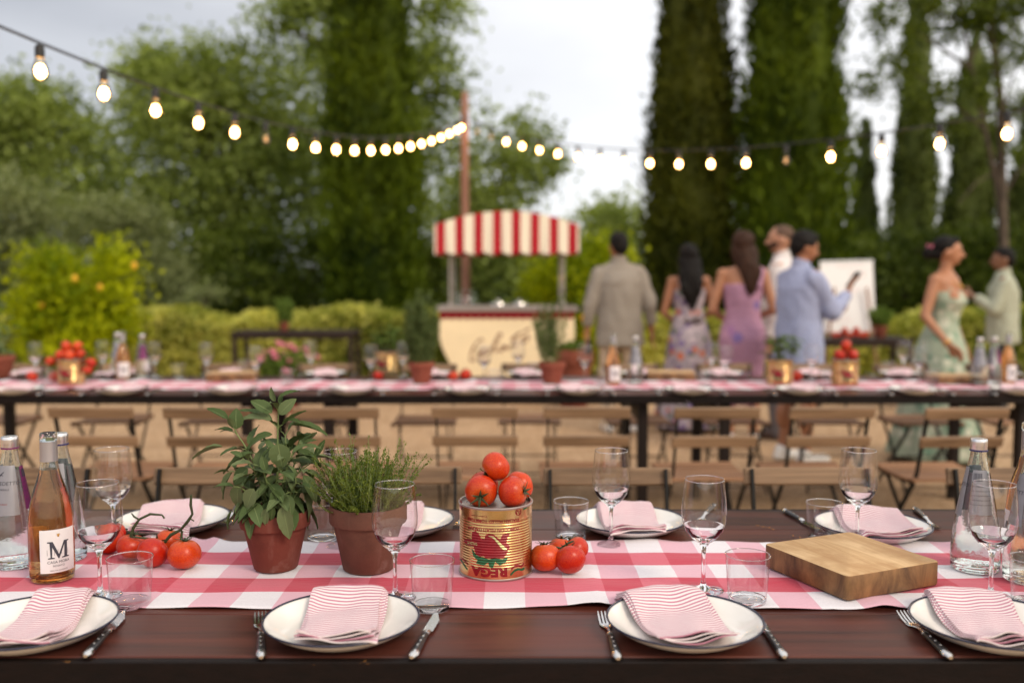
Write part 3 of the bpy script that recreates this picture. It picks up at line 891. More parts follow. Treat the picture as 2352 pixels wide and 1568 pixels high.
trestle_table('dark plank table of the back row, under the heaped tomato tin', -3.32, -1.2, FY0, (-3.1, -1.42), 'back row of plank tables')
trestle_table('dark plank table of the back row, before the gelato cart', -1.198, 0.92, FY0, (-0.98, 0.70), 'back row of plank tables')
trestle_table('dark plank table of the back row, under the basil tin', 0.922, 3.10, FY0, (1.14, 2.73), 'back row of plank tables')

# ------------------------------------------------------------------ folding slatted chairs
def make_chair():
    t = thing('folding_chair', 'folding chair', 'chair', (0, 0, 0), 0)
    SL = MB(); SL.box((0, 0, 0), (0.385, 0.018, 0.052), 0.004); sl = SL.mesh('back_slat', M['chair_wood'], False)
    for (y, z, rx) in ((-0.262, 0.762, 16), (-0.222, 0.628, 16)):
        o = put('back_slat', sl, t, (0, y, z)); o.rotation_euler = (RAD(rx), 0, 0)
    SS = MB(); SS.box((0, 0, 0), (0.40, 0.046, 0.016), 0.003); ss = SS.mesh('seat_slat', M['chair_seat'], False)
    for i in range(7):
        y = -0.165 + i * 0.0565
        o = put('seat_slat', ss, t, (0, y, 0.447 - 0.010 * math.sin(math.pi * i / 6))); o.rotation_euler = (RAD(-4 + i * 1.3), 0, 0)
    def bar(pts, w=0.024, d=0.008):
        mb = MB(); rings = []
        pts = [Vector(p) for p in pts]
        for i, p in enumerate(pts):
            tt = (pts[min(i + 1, len(pts) - 1)] - pts[max(i - 1, 0)]).normalized()
            nn = Vector((1, 0, 0)); bb = tt.cross(nn).normalized()
            rings.append([p + nn * (a * d / 2) + bb * (b * w / 2) for a, b in ((-1, -1), (1, -1), (1, 1), (-1, 1))])
        return mb.loft(rings)
    for s in (-1, 1):
        bar([(s * 0.172, -0.255, 0.785), (s * 0.172, -0.165, 0.47), (s * 0.172, -0.115, 0.40), (s * 0.172, 0.20, 0.004)]).build('back_leg', M['iron'], t, False)
        bar([(s * 0.152, 0.185, 0.434), (s * 0.152, 0.12, 0.37), (s * 0.152, -0.235, 0.004)]).build('front_leg', M['iron'], t, False)
        bar([(s * 0.190, -0.185, 0.432), (s * 0.190, 0.195, 0.432)], 0.02, 0.006).build('seat_rail', M['iron'], t, False)
    for y, z in ((0.175, 0.045), (-0.205, 0.045), (0.035, 0.215)):
        MB().tube([(-0.172, y, z), (0.172, y, z)], 0.005, 8).build('stretcher', M['iron'], t)
    return Proto(t)
CH = make_chair()
GN = 'chairs tucked under the front table'
for x, lab in ((78, 'slatted chair tucked under the front table behind the glass bottles'), (508, 'slatted chair tucked under the front table behind the potted sage'), (920, 'slatted chair tucked under the front table behind the potted thyme'), (1397, 'slatted chair tucked under the front table behind the loose tomatoes'), (1855, 'slatted chair tucked under the front table behind the cutting board'), (2313, 'slatted chair tucked under the front table behind the lone water bottle')):
    CH.place((aty(x, 1110, 2.79).x, 2.52 + rnd.uniform(-.01, .01), 0), math.pi + RAD(rnd.uniform(-1.5, 1.5)), lab, GN)
GF = 'chairs of the back row facing the hedge'
for x, lab, rz in ((208, 'slatted chair backing the front table, before the heaped tomato tin', -2), (472, 'slatted chair backing the front table, before the lone serving board', 1), (770, 'slatted chair backing the front table, before the sage tin', 0), (1090, 'slatted chair backing the front table, before the two loose tomatoes', 0), (1349, 'slatted chair backing the front table, before the slender rosemary', 0), (1640, 'slatted chair backing the front table, before the board beside the bottle pair', 3), (1906, 'slatted chair backing the front table, before the basil tin', 3), (2211, 'slatted chair backing the front table, before the board beside the bottle trio', 4)):
    CH.place((aty(x, 945, 4.12).x, 4.39 + rnd.uniform(-.03, .03), 0), RAD(rz), lab, GF)
GB = 'chairs along the hedge side of the back tables'
for x, lab in ((40, 'slatted chair on the hedge side, behind the potted sage'), (290, 'slatted chair on the hedge side, behind the tin heaped with tomatoes'), (525, 'slatted chair on the hedge side, behind the lone serving board'), (750, 'slatted chair on the hedge side, near the sage tin'), (985, 'slatted chair on the hedge side, behind the bushy rosemary'), (1215, 'slatted chair on the hedge side, before the gelato lettering'), (1455, 'slatted chair on the hedge side, behind the bottle pair'), (1665, 'slatted chair on the hedge side, before the mauve dress'), (1875, 'slatted chair on the hedge side, before the blue shirt'), (2075, 'slatted chair on the hedge side, before the green floral dress'), (2290, 'slatted chair on the hedge side, behind the bottle trio')):
    CH.place((aty(x, 850, 6.3).x, 6.06 + rnd.uniform(-.03, .03), 0), math.pi + RAD(rnd.uniform(-4, 4)), lab, GB)

# ------------------------------------------------------------------ table linen
CZ = TZ + 0.0045                                # level of things standing on a runner
def runner(label, x0, x1, yf, yb, u0, chx, seed, nx=420, ny=40):
    chy = (yb - yf) / 5
    r = random.Random(seed)
    bumps = [(r.uniform(x0, x1), r.uniform(0.02, 0.045), r.uniform(0.003, 0.009), r.choice((0, 1))) for _ in range(int((x1 - x0) * 7))]
    ph = [r.uniform(0, 6) for _ in range(6)]
    mb = MB(); uv = []
    def pt(i, j, dz=0.0):
        x = x0 + (x1 - x0) * i / nx; v = j / ny
        y = yf + (yb - yf) * v
        e0, e1 = math.exp(-v * 9), math.exp(-(1 - v) * 9)
        y += e0 * 0.005 * math.sin(x * 7 + ph[0]) + e1 * 0.005 * math.sin(x * 6 + ph[1])
        z = 0.0022 + 0.0010 * math.sin(x * 23 + v * 4 + ph[2]) * math.sin(v * 11 + x * 5 + ph[3]) + 0.0007 * math.sin(x * 9 + v * 26 + ph[5])
        z += 0.0016 * math.exp(-abs(v - 0.5 - 0.01 * math.sin(x * 3)) * 60) + 0.0016 * math.exp(-abs((x + 0.05) % 0.42 - 0.21) * 160)
        for bx, w, h, side in bumps:
            d = (x - bx) / w
            if abs(d) < 3: z += h * math.exp(-d * d) * (e1 if side else e0)
        z += 0.0012 * (e0 + e1) * (1 + math.sin(x * 31 + ph[4]))
        return (x, y, TZ + z + dz)
    for lvl in (0.0011, 0.0):
        mb.grid(lambda i, j: pt(i, j, lvl), nx, ny)
        for j in range(ny + 1):
            for i in range(nx + 1):
                uv.append(((x0 + (x1 - x0) * i / nx - u0) / chx + 1, j / ny * 5))
    n1 = (nx + 1) * (ny + 1); w = nx + 1
    for i in range(nx):
        mb.f.append((i + 1, i, n1 + i, n1 + i + 1)); a = ny * w + i; mb.f.append((a, a + 1, n1 + a + 1, n1 + a))
    mb.uv = uv
    o = mb.build('table_runner', M['gingham'], None, True, None, fix=False)
    return tag(o, label, 'runner')
yf, yb = at(1176, 1399, TZ).y, at(1176, 1247, TZ).y
chx = at(1207, 1399, TZ).x - at(1110, 1399, TZ).x
runner('red and white gingham runner along the front table', -1.70, 1.70, yf, yb, at(1110, 1399, TZ).x, chx, 3)
FO = FY0 - Y0
runner('red and white gingham runner along the back row of tables', -3.30, 3.08, yf + FO, yb + FO, 0.02, chx, 9, 460, 24)

# plates
def make_plate():
    t = thing('enamel_plate', 'plate', 'plate')
    MB().lathe([(0, 0.002), (0.085, 0.002), (0.088, 0.0), (0.092, 0.001), (0.112, 0.010), (0.128, 0.0195), (0.1362, 0.0262), (0.1368, 0.0272), (0.1350, 0.0268), (0.126, 0.0215), (0.108, 0.0115), (0.097, 0.0072), (0.086, 0.0055), (0.05, 0.0050), (0, 0.0050)], 96).build('dish', M['enamel'], t, angle=60)
    MB().lathe([(0.1352, 0.0262), (0.1372, 0.0258), (0.1384, 0.0275), (0.1374, 0.0292), (0.1352, 0.0289), (0.1340, 0.0274)], 96, closed=True).build('rim', M['navy'], t, angle=70)
    for ch in t.children:
        for v in ch.data.vertices: v.co.x *= 0.955; v.co.y *= 0.955
    return Proto(t)
PL = make_plate()
def sst(a, b, x):
    x = min(1, max(0, (x - a) / (b - a))); return x * x * (3 - 2 * x)
def napkin_mesh(cor, seed, layers=4, curl=1.0):
    """cor: far-left, far-right, near-right, near-left in plate coordinates"""
    r = random.Random(seed)
    ph = [r.uniform(0, 6) for _ in range(8)]
    mb = MB(); uv = []
    c = [Vector((x, y, 0)) for x, y in cor]
    wd = ((c[1] - c[0]).length + (c[2] - c[3]).length) / 2
    ln = ((c[3] - c[0]).length + (c[2] - c[1]).length) / 2
    nu, nv = 26, 34
    for k in range(layers):                        # k = 0 lowest
        ext = (layers - 1 - k) * 0.0032
        sx = [ext * r.uniform(0.2, 1.2), ext * r.uniform(0.4, 1.4)]
        def P(u, v):
            a = c[0].lerp(c[1], u); b = c[3].lerp(c[2], u)
            p = a.lerp(b, v)
            ux = (c[1] - c[0]).normalized(); vy = (c[3] - c[0]).normalized()
            p = p + ux * ((u - 0.35) * sx[0] * 2 + 0.0022 * math.sin(v * 9 + ph[0] + k)) + vy * ((v - 0.4) * sx[1] * 1.6 + 0.002 * math.sin(u * 8 + ph[1] + k * 2))
            rr = math.hypot(p.x, p.y)
            z = 0.0075 + 0.0215 * sst(0.055, 0.1305, rr) - max(0, rr - 0.133) * 0.45
            z += 0.0012 + k * 0.0031
            lift = curl * sst(0.55, 1.0, v)
            z += lift * (0.0022 + 0.0032 * math.sin(u * 6.5 + ph[2] + k * 0.7)) * (0.8 + k * 0.12)
            z += 0.0009 * math.sin(v * 13 + u * 3 + ph[3]) * (0.4 + 0.3 * k) + 0.0007 * math.sin(u * 15 + v * 5 + ph[4] + k)
            # rounded edges, so the folded sheets close on each other
            e = min(u, 1 - u) * wd
            z -= 0.0016 * math.exp(-e / 0.003) * (1 if u < 0.5 else 0.3)
            return p, z
        base = len(mb.v)
        for lvl in (0.0011, -0.0011):
            for j in range(nv + 1):
                for i in range(nu + 1):
                    p, z = P(i / nu, j / nv)
                    mb.v.append((p.x, p.y, z + lvl)); uv.append((i / nu * wd, j / nv * ln + k * 0.003))
        w = nu + 1; n1 = w * (nv + 1)
        for j in range(nv):
            for i in range(nu):
                a = base + j * w + i
                mb.f.append((a, a + w, a + w + 1, a + 1)); b = a + n1; mb.f.append((b, b + 1, b + w + 1, b + w))
        for i in range(nu):
            a = base + i; mb.f.append((a, a + 1, a + 1 + n1, a + n1)); a = base + nv * w + i; mb.f.append((a + 1, a, a + n1, a + 1 + n1))
        for j in range(nv):
            a = base + j * w; mb.f.append((a + w, a, a + n1, a + w + n1)); a = base + j * w + nu; mb.f.append((a, a + w, a + w + n1, a + n1))
    mb.uv = uv
    me = mb.mesh('striped_napkin', M['napkin'], True, 65)
    return me
def plate_at(x, y, label, nap, nlabel, seed, curl=1.0, group='plates on the front table'):
    p = at(x, y, TZ + 0.028)
    loc = Vector((p.x, p.y, TZ + 0.0005))
    PL.place(loc, rnd.uniform(0, 6), label, group)
    if nap:
        cor = [(lambda w: (w.x - p.x, w.y - p.y))(at(a, b, TZ + 0.034)) for a, b in nap]
        o = put('striped_napkin', napkin_mesh(cor, seed, 4, curl), None, loc)
        tag(o, nlabel, 'napkin', 'folded striped napkins')
    return p
# side of the diners facing the camera
plate_at(80, 1423, 'white enamel plate with dark rim before the tall bottles, cut off by picture edge'.replace(', cut off by picture edge', ' and tumbler'), [(100, 1352), (213, 1350), (108, 1468), (-60, 1478)], 'pink striped napkin on the plate before the tall bottles', 1, 1.4)
plate_at(785, 1416, 'white enamel plate with dark rim before the potted thyme', [(722, 1352), (880, 1352), (850, 1464), (682, 1460)], 'squarely folded pink striped napkin on the plate before the potted thyme', 2, 1.2)
plate_at(1572, 1418, 'white enamel plate with dark rim before the loose vine tomatoes', [(1417, 1342), (1582, 1328), (1686, 1452), (1520, 1462)], 'pink striped napkin with curled hem on the plate before the loose tomatoes', 3, 1.7)
plate_at(2281, 1423, 'white enamel plate with dark rim before the lone water bottle', [(2125, 1352), (2290, 1352), (2400, 1470), (2252, 1468)], 'pink striped napkin with rolled corner on the plate before the water bottle', 4, 1.9)
# opposite side
plate_at(398, 1186, 'white enamel plate with dark rim behind the vine tomatoes', [(462, 1142), (345, 1135), (300, 1206), (418, 1222)][:0] or [(345, 1136), (463, 1146), (420, 1214), (300, 1210)], 'pink striped napkin on the plate behind the vine tomatoes', 5, 0.5)
plate_at(917, 1190, 'white enamel plate with dark rim half hidden behind the potted thyme', [(860, 1142), (972, 1146), (942, 1216), (830, 1212)], 'pink striped napkin on the plate behind the potted thyme', 6, 0.5)
plate_at(1447, 1190, 'white enamel plate with dark rim behind the can and wine glass', [(1365, 1144), (1482, 1142), (1528, 1212), (1405, 1216)], 'pink striped napkin on the plate behind the loose tomatoes and wine glass', 7, 0.6)
plate_at(2004, 1201, 'white enamel plate with dark rim behind the cutting board', [(1898, 1146), (2020, 1146), (2118, 1216), (1985, 1226)], 'pink striped napkin on the plate behind the cutting board', 8, 0.6)

# ------------------------------------------------------------------ cutlery (tip towards +Y)
def ell(y, z, w, tk, n=10):
    return [(w / 2 * math.cos(2 * math.pi * i / n), y, z + tk / 2 * math.sin(2 * math.pi * i / n)) for i in range(n)]
def handle(t):
    MB().loft([ell(-0.004, 0.006, 0.010, 0.008), ell(-0.02, 0.006, 0.0115, 0.0085), ell(-0.055, 0.0062, 0.0145, 0.0105), ell(-0.082, 0.0062, 0.0160, 0.011)]).build('handle', M['handle'], t)
    MB().loft([ell(-0.082, 0.0062, 0.0164, 0.0114), ell(-0.092, 0.0062, 0.0168, 0.0116), ell(-0.099, 0.0062, 0.0140, 0.010), ell(-0.103, 0.0062, 0.007, 0.005)]).build('end_cap', M['steel'], t)
    for i, y in enumerate((-0.022, -0.042, -0.062)):
        z = 0.0102 + i * 0.0005
        MB().lathe([(0, z + 0.0009), (0.0022, z + 0.0007), (0.0026, z - 0.0008)], 10, Matrix.Translation((0, y, 0))).build('rivet', M['steel'], t)
def make_fork():
    t = thing('fork', 'fork', 'fork'); handle(t)
    mb = MB()
    mb.loft([ell(-0.004, 0.006, 0.0112, 0.009), ell(0.002, 0.006, 0.0125, 0.010), ell(0.006, 0.006, 0.008, 0.007), ell(0.025, 0.0055, 0.0065, 0.004), ell(0.038, 0.0035, 0.010, 0.0026), ell(0.045, 0.0022, 0.019, 0.0022), ell(0.055, 0.0016, 0.0225, 0.002), ell(0.060, 0.0016, 0.0225, 0.002)])
    for i in range(4):
        x = -0.0092 + i * 0.00615
        rr = []
        for y, z, w in ((0.058, 0.0016, 0.0034), (0.075, 0.0022, 0.0032), (0.092, 0.0050, 0.0028), (0.103, 0.0080, 0.0014)):
            rr.append([(x + a * w / 2, y, z + b * 0.0009) for a, b in ((-1, -1), (1, -1), (1, 1), (-1, 1))])
        mb.loft(rr)
    mb.build('head', M['steel'], t)
    return Proto(t)
def make_knife():
    t = thing('knife', 'knife', 'knife'); handle(t)
    mb = MB()
    mb.loft([ell(-0.004, 0.006, 0.0112, 0.009), ell(0.004, 0.006, 0.0130, 0.0105), ell(0.010, 0.006, 0.0095, 0.006), ell(0.014, 0.006, 0.010, 0.003)])
    mb.build('bolster', M['steel'], t)
    mb = MB(); rr = []
    for i in range(15):
        f = i / 14; y = 0.012 + f * 0.108
        xl = -0.0085 * (1 - max(0, f - 0.72) ** 1.5 / 0.28 ** 1.5 * 0.95); xr = 0.0085 if f < 0.5 else 0.0085 - (f - 0.5) / 0.5 * 0.0155
        xr += (0.0006 if i % 2 else -0.0004) if 0.1 < f < 0.6 else 0
        rr.append([(xl, y, 0.0056), (xr, y, 0.0052), (xr, y, 0.0048), (xl, y, 0.0040)])
    mb.loft(rr); mb.build('blade', M['steel'], t, True, 25)
    return Proto(t)
FK, KN = make_fork(), make_knife()
def lay(pr, tip, end, label, group):
    a, b = at(*tip, TZ + 0.004), at(*end, TZ + 0.004)
    d = (a - b); m = b + d.normalized() * 0.103
    pr.place((m.x, m.y, TZ + 0.0006), math.atan2(-d.x, d.y), label, group)
gc = 'cutlery on the front table'
lay(FK, (598, 1403), (600, 1513), 'black-handled fork by the plate before the potted thyme', gc)
lay(KN, (1008, 1408), (945, 1513), 'black-handled knife by the plate before the potted thyme', gc)
lay(FK, (1384, 1406), (1420, 1516), 'black-handled fork by the plate before the loose tomatoes', gc)
lay(KN, (1720, 1392), (1802, 1512), 'black-handled knife tucked under the plate before the loose tomatoes', gc)
lay(FK, (2066, 1402), (2184, 1514), 'black-handled fork by the plate before the lone water bottle', gc)
lay(KN, (290, 1405), (196, 1510), 'black-handled knife by the plate before the tall bottles', gc)
lay(FK, (503, 1226), (548, 1160), 'black-handled fork by the plate behind the vine tomatoes', gc)
lay(FK, (1040, 1226), (1075, 1165), 'black-handled fork between the can and the plate behind the thyme', gc)
lay(FK, (1588, 1216), (1640, 1160), 'black-handled fork by the plate behind the can and wine glass', gc)
lay(KN, (1306, 1226), (1296, 1160), 'black-handled knife standing behind the empty tumbler near the can'.replace('standing', 'lying'), gc)
lay(KN, (1895, 1226), (1800, 1172), 'black-handled knife by the plate behind the cutting board', gc)
lay(FK, (2165, 1226), (2100, 1168), 'black-handled fork by the plate behind the cutting board', gc)

# ------------------------------------------------------------------ glassware
def proto_glass():
    t = thing('wine_glass', 'wine glass', 'wine glass', (0, 0, 0), 0, 'wine glasses')
    MB().lathe([(0.0388, 0.1265), (0.0418, 0.137), (0.0428, 0.153), (0.0408, 0.182), (0.0370, 0.2145)], 56).build('bowl', M['thin_glass'], t, angle=None)
    MB().lathe([(0.0372, 0.2138), (0.0376, 0.2146), (0.0371, 0.2153), (0.0366, 0.2146)], 56, closed=True).build('rim', M['glass'], t, angle=None)
    MB().lathe([(0, 0), (0.037, 0), (0.0386, 0.0012), (0.0365, 0.0026), (0.016, 0.0055), (0.0060, 0.0105), (0.0042, 0.020), (0.0037, 0.050), (0.0041, 0.074), (0.0060, 0.0855), (0.0133, 0.0932), (0.0248, 0.1027), (0.0350, 0.1164), (0.0385, 0.1262), (0.0370, 0.1240), (0.0325, 0.1162), (0.0225, 0.1062), (0.0110, 0.1000), (0, 0.0980)], 48).build('stem', M['glass'], t, angle=70)
    return Proto(t)
def proto_tumbler():
    t = thing('glass_tumbler', 'tumbler', 'tumbler', (0, 0, 0), 0, 'glass tumblers')
    MB().lathe([(0.0347, 0.0075), (0.0356, 0.020), (0.0373, 0.040), (0.0405, 0.0875)], 56).build('wall', M['thin_glass'], t, angle=None)
    MB().lathe([(0.0402, 0.0872), (0.0411, 0.0876), (0.0410, 0.0890), (0.0401, 0.0888)], 56, closed=True).build('rim', M['glass'], t, angle=None)
    MB().lathe([(0, 0.0012), (0.028, 0.0010), (0.0325, 0), (0.0342, 0.0022), (0.0347, 0.0072), (0.0330, 0.0090), (0.0300, 0.0078), (0, 0.0070)], 48).build('base', M['glass'], t, angle=70)
    return Proto(t)
WGP, TUP = proto_glass(), proto_tumbler()
def wg(x, y, label, z=CZ):
    p = at(x, y, z); return WGP.place((p.x, p.y, z + 0.001), 0, label)
def tum(x, y, label, z=CZ):
    p = at(x, y, z); return TUP.place((p.x, p.y, z + 0.001), 0, label)
wg(231, 1370, 'empty wine glass between the rosé bottle and the front tumbler')
wg(262, 1246, 'empty wine glass behind the rosé bottle, by the back plate', TZ)
wg(908, 1374, 'empty wine glass standing before the potted thyme')
wg(784, 1254, 'empty wine glass hidden behind the potted thyme', TZ)
wg(1403, 1251, 'empty wine glass before the plate behind the loose tomatoes', TZ)
wg(1615, 1356, 'empty wine glass between the loose tomatoes and the cutting board')
wg(1968, 1250, 'empty wine glass behind the cutting board', TZ)
wg(2275, 1372, 'empty wine glass before the lone water bottle')
tum(301, 1389, 'clear tumbler before the vine tomatoes', TZ)
tum(993, 1396, 'clear tumbler before the can, beside the thyme wine glass', TZ)
tum(1716, 1382, 'clear tumbler beside the cutting board corner')
tum(741, 1240, 'clear tumbler half hidden behind the potted sage', TZ)
tum(1311, 1237, 'clear tumbler behind the can and the loose tomatoes', TZ)
tum(1892, 1242, 'clear tumbler behind the cutting board', TZ)
tum(2371, 1392, 'clear tumbler before the violet-capped bottle and second rosé')

# ------------------------------------------------------------------ bottles
WB_OUT = [(0.030, 0.004), (0.0425, 0.0), (0.0460, 0.0030), (0.0475, 0.016), (0.0470, 0.046), (0.0440, 0.080), (0.0375, 0.122), (0.0300, 0.163), (0.0225, 0.203), (0.0165, 0.229), (0.0142, 0.243), (0.0140, 0.262)]
def prof_r(prof):
    zz = [p[1] for p in prof]; rr = [p[0] for p in prof]
    order = np.argsort(zz)
    zz, rr = np.array(zz)[order], np.array(rr)[order]
    return lambda z: float(np.interp(z, zz, rr))
def smooth_prof(prof, n=40):
    zz = np.array([p[1] for p in prof]); rr = np.array([p[0] for p in prof])
    zs = np.linspace(zz[0], zz[-1], n)
    r = np.interp(zs, zz, rr)
    for _ in range(3): r[1:-1] = (r[:-2] + 2 * r[1:-1] + r[2:]) / 4
    return [(float(a), float(b)) for a, b in zip(r, zs)]
def patch(rad, th0, th1, z0, z1, n=20, m=12, off=0.0006):
    mb = MB()
    def f(i, j):
        z = z0 + (z1 - z0) * j / m; a = th0 + (th1 - th0) * i / n; r = rad(z) + off
        return (r * math.cos(a), r * math.sin(a), z)
    mb.grid(f, n, m)
    mb.grid(lambda i, j: tuple(Vector(f(i, j)) * 1.0 - Vector((f(i, j)[0], f(i, j)[1], 0)).normalized() * 0.0003), n, m)
    return mb
def put_print(t, name, body, size, rad, th, z, mat, lim=0.004, bold=0.0, flip=False, off=0.0011, shear=0.0, sx=1.0, parent=None):
    vs, fs = text_tris(body, size, bold, shear)
    vs = [(v[0] * sx, v[1], v[2]) for v in vs]
    vs, fs = refine(vs, fs, lim)
    mb = MB(); mb.add(wrap(vs, lambda q: rad(q) + off, th, z, flip), fs)
    return mb.build(name, mat, parent or t, False, fix=False)
WB_S = smooth_prof(WB_OUT[2:], 44)
WB_R = prof_r(WB_S)
def water_bottle(label, loc, rz, band, seedtext=True, group='screw-capped water bottles'):
    t = thing('water_bottle', label, 'bottle', loc, rz, group)
    inner = [(r - 0.0026, z) for r, z in WB_S if z > 0.012]
    mb = MB(); mb.lathe([(0, 0.006), (0.028, 0.005)] + WB_OUT[:2] + WB_S + inner[::-1] + [(0.034, 0.011), (0.0, 0.013)], 56)
    mb.build('glass_body', M['bottle_glass'], t, angle=60)
    liq = [(r + 0.0004, z) for r, z in inner if z < 0.206]
    MB().lathe([(0, 0.0128), (0.034, 0.0112)] + liq + [(0, liq[-1][1])], 48).build('water', M['water'], t, angle=60)
    cp = []
    n = 60
    for z, r in ((0.2475, 0.0158), (0.2500, 0.0162), (0.2530, 0.0160), (0.2545, 0.0166), (0.2585, 0.0162), (0.2620, 0.0165), (0.2680, 0.0162), (0.2695, 0.0150)):
        cp.append([(r * (1 + (0.012 if i % 2 and z > 0.26 else 0)) * math.cos(2 * math.pi * i / n), r * (1 + (0.012 if i % 2 and z > 0.26 else 0)) * math.sin(2 * math.pi * i / n), z) for i in range(n)])
    MB().loft(cp).build('cap', M['cap'], t, angle=50)
    MB().lathe([(0.0144, 0.2440), (0.0172, 0.2445), (0.0174, 0.2468), (0.0150, 0.2474)], 40, closed=True).build('cap_ring', M[band], t)
    lb = patch(WB_R, RAD(-215), RAD(-62), 0.112, 0.212, 40, 24).build('label', M['label_grey'], t, fix=False)
    put_print(t, 'lettering', 'SAN BENEDETTO', 0.0105, WB_R, RAD(-132), 0.176, M['ink'], parent=lb, off=0.0010)
    put_print(t, 'lettering', 'ACQUA MINERALE', 0.0052, WB_R, RAD(-132), 0.164, M['ink'], parent=lb, off=0.0010)
    put_print(t, 'lettering', 'FRIZZANTE NATURALE', 0.0042, WB_R, RAD(-132), 0.135, M['can_red'] if band == 'violet' else M['ink'], parent=lb, off=0.0010)
    sw = [(-0.006, 0), (-0.001, 0.001), (0.004, 0.0055), (0.007, 0.006), (0.002, 0.0005), (0.006, -0.003), (0.001, -0.0015), (-0.002, -0.004)]
    vs, fs = refine([(x, y, 0) for x, y in sw], [tuple(range(len(sw)))], 0.003)
    mb = MB(); mb.add(wrap(vs, lambda q: WB_R(q) + 0.001, RAD(-128), 0.194), fs); mb.build('bird_emblem', M['ink'], lb, False, fix=False)
    l2 = patch(WB_R, RAD(-40), RAD(30), 0.120, 0.208, 20, 20).build('label', M['violet'] if band == 'violet' else M['label_grey'], t, fix=False)
    for i in range(9):
        x = RAD(-34 + i * 4.2)
        patch(WB_R, x, x + RAD(1.4 + (i % 3) * 0.6), 0.186, 0.202, 2, 4, 0.0010).build('barcode_bar', M['ink'], l2, fix=False)
    for i in range(5): put_print(t, 'lettering', 'acqua minerale naturale', 0.0042, WB_R, RAD(-5), 0.176 - i * 0.009, M['ink'], parent=l2, off=0.0010)
    put_print(t, 'embossing', 'SAN BENEDETTO  SAN BENEDETTO', 0.0115, WB_R, RAD(-95), 0.024, M['bottle_glass'], off=0.0012, lim=0.006)
    return t
RO = [(0.0395, 0.001), (0.0410, 0.004), (0.0418, 0.012), (0.0420, 0.060), (0.0420, 0.100), (0.0408, 0.124), (0.0368, 0.152), (0.0300, 0.178), (0.0228, 0.200), (0.0176, 0.219), (0.0156, 0.236), (0.0150, 0.276)]
RO_S = smooth_prof(RO, 54); RO_R = prof_r(RO_S)
def rose_bottle(label, loc, rz, group='rosé bottles'):
    t = thing('rose_bottle', label, 'bottle', loc, rz, group)
    inner = [(r - 0.0028, z) for r, z in RO_S if z > 0.010]
    MB().lathe([(0, 0.020), (0.012, 0.016), (0.024, 0.006), (0.034, 0.0005)] + RO_S + [(0.0162, 0.277), (0.0164, 0.284), (0.0158, 0.2905), (0.0140, 0.2915), (0.0118, 0.290)] + inner[::-1] + [(0.034, 0.008), (0.024, 0.012), (0.012, 0.022), (0, 0.025)], 56).build('glass_body', M['bottle_glass'], t, angle=60)
    liq = [(r + 0.0004, z) for r, z in inner if z < 0.222]
    MB().lathe([(0, 0.0247), (0.012, 0.0217), (0.024, 0.0117), (0.034, 0.0078)] + liq + [(0, liq[-1][1])], 48).build('wine', M['rose'], t, angle=60)
    MB().lathe([(0.0153, 0.2350), (0.0166, 0.2352), (0.0161, 0.250), (0.0160, 0.2745), (0.0152, 0.2750)], 40, closed=True).build('neck_foil', M['capsule'], t)
    lb = patch(RO_R, RAD(-93), RAD(2), 0.021, 0.106, 30, 10).build('label', M['paper'], t, fix=False)
    th = RAD(-47)
    # large serif initial
    def poly(pts, name, mat, z0, s=1.0, lim=0.003, off=0.0011):
        vs, fs = refine([(x * s, y * s, 0) for x, y in pts], [tuple(range(len(pts)))], lim)
        mb = MB(); mb.add(wrap(vs, lambda q: RO_R(q) + off, th, z0), fs); return mb.build(name, mat, lb, False, fix=False)
    s = 0.017
    poly([(-1.15, -1), (-.45, -1), (-.45, -.88), (-.72, -.84), (-.68, .35), (-.05, -1), (.05, -1), (.66, .6), (.62, -.84), (.35, -.88), (.35, -1), (1.2, -1), (1.2, -.88), (.98, -.84), (1.0, .84), (1.2, .88), (1.2, 1), (.62, 1), (.02, -.5), (-.62, 1), (-1.2, 1), (-1.2, .88), (-.95, .84), (-.88, -.84), (-1.15, -.88)], 'initial', M['ink'], 0.066, s)
    poly([(-.1, -.3), (.1, -.3), (.25, .1), (.22, .35), (.1, .12), (0, .4), (-.1, .12), (-.22, .35), (-.25, .1)], 'crest', M['gold'], 0.095, 0.011)
    for i in range(7):
        x = -0.021 + i * 0.0065
        poly([(x, -0.006), (x + 0.0006, -0.006), (x + 0.0004, 0.006 + 0.004 * math.sin(i * 2)), (x, 0.005)], 'sketch_line', M['ink'], 0.062, 1.0)
    put_print(t, 'lettering', 'CASA MORA', 0.0075, RO_R, th, 0.042, M['ink'], parent=lb)
    put_print(t, 'lettering', 'ROSATO', 0.0055, RO_R, th, 0.0345, M['ink'], parent=lb)
    put_print(t, 'lettering', 'TENUTA DI MONTE', 0.0038, RO_R, th, 0.0255, M['ink'], parent=lb)
    patch(RO_R, RAD(120), RAD(200), 0.03, 0.10, 20, 8).build('back_label', M['paper'], t, fix=False)
    return t
def tp(x, y, z=CZ):
    p = at(x, y, z); return (p.x, p.y, z + 0.001)
water_bottle('water bottle with violet cap ring beside the rosé bottle', tp(32, 1297), RAD(22), 'violet')
water_bottle('water bottle with navy cap ring behind the rosé bottle', tp(146, 1283), RAD(-78), 'blue_band')
rose_bottle('rosé bottle with white initial label between two water bottles', tp(121, 1327), 0)
water_bottle('lone tall water bottle with navy cap ring beside the cutting board', tp(2239, 1306), RAD(-100), 'blue_band')
rose_bottle('rosé bottle turned away beyond the cutting board', tp(2356, 1284), RAD(-150))
water_bottle('water bottle with violet label before the turned rosé bottle', tp(2362, 1332), RAD(-80), 'violet')

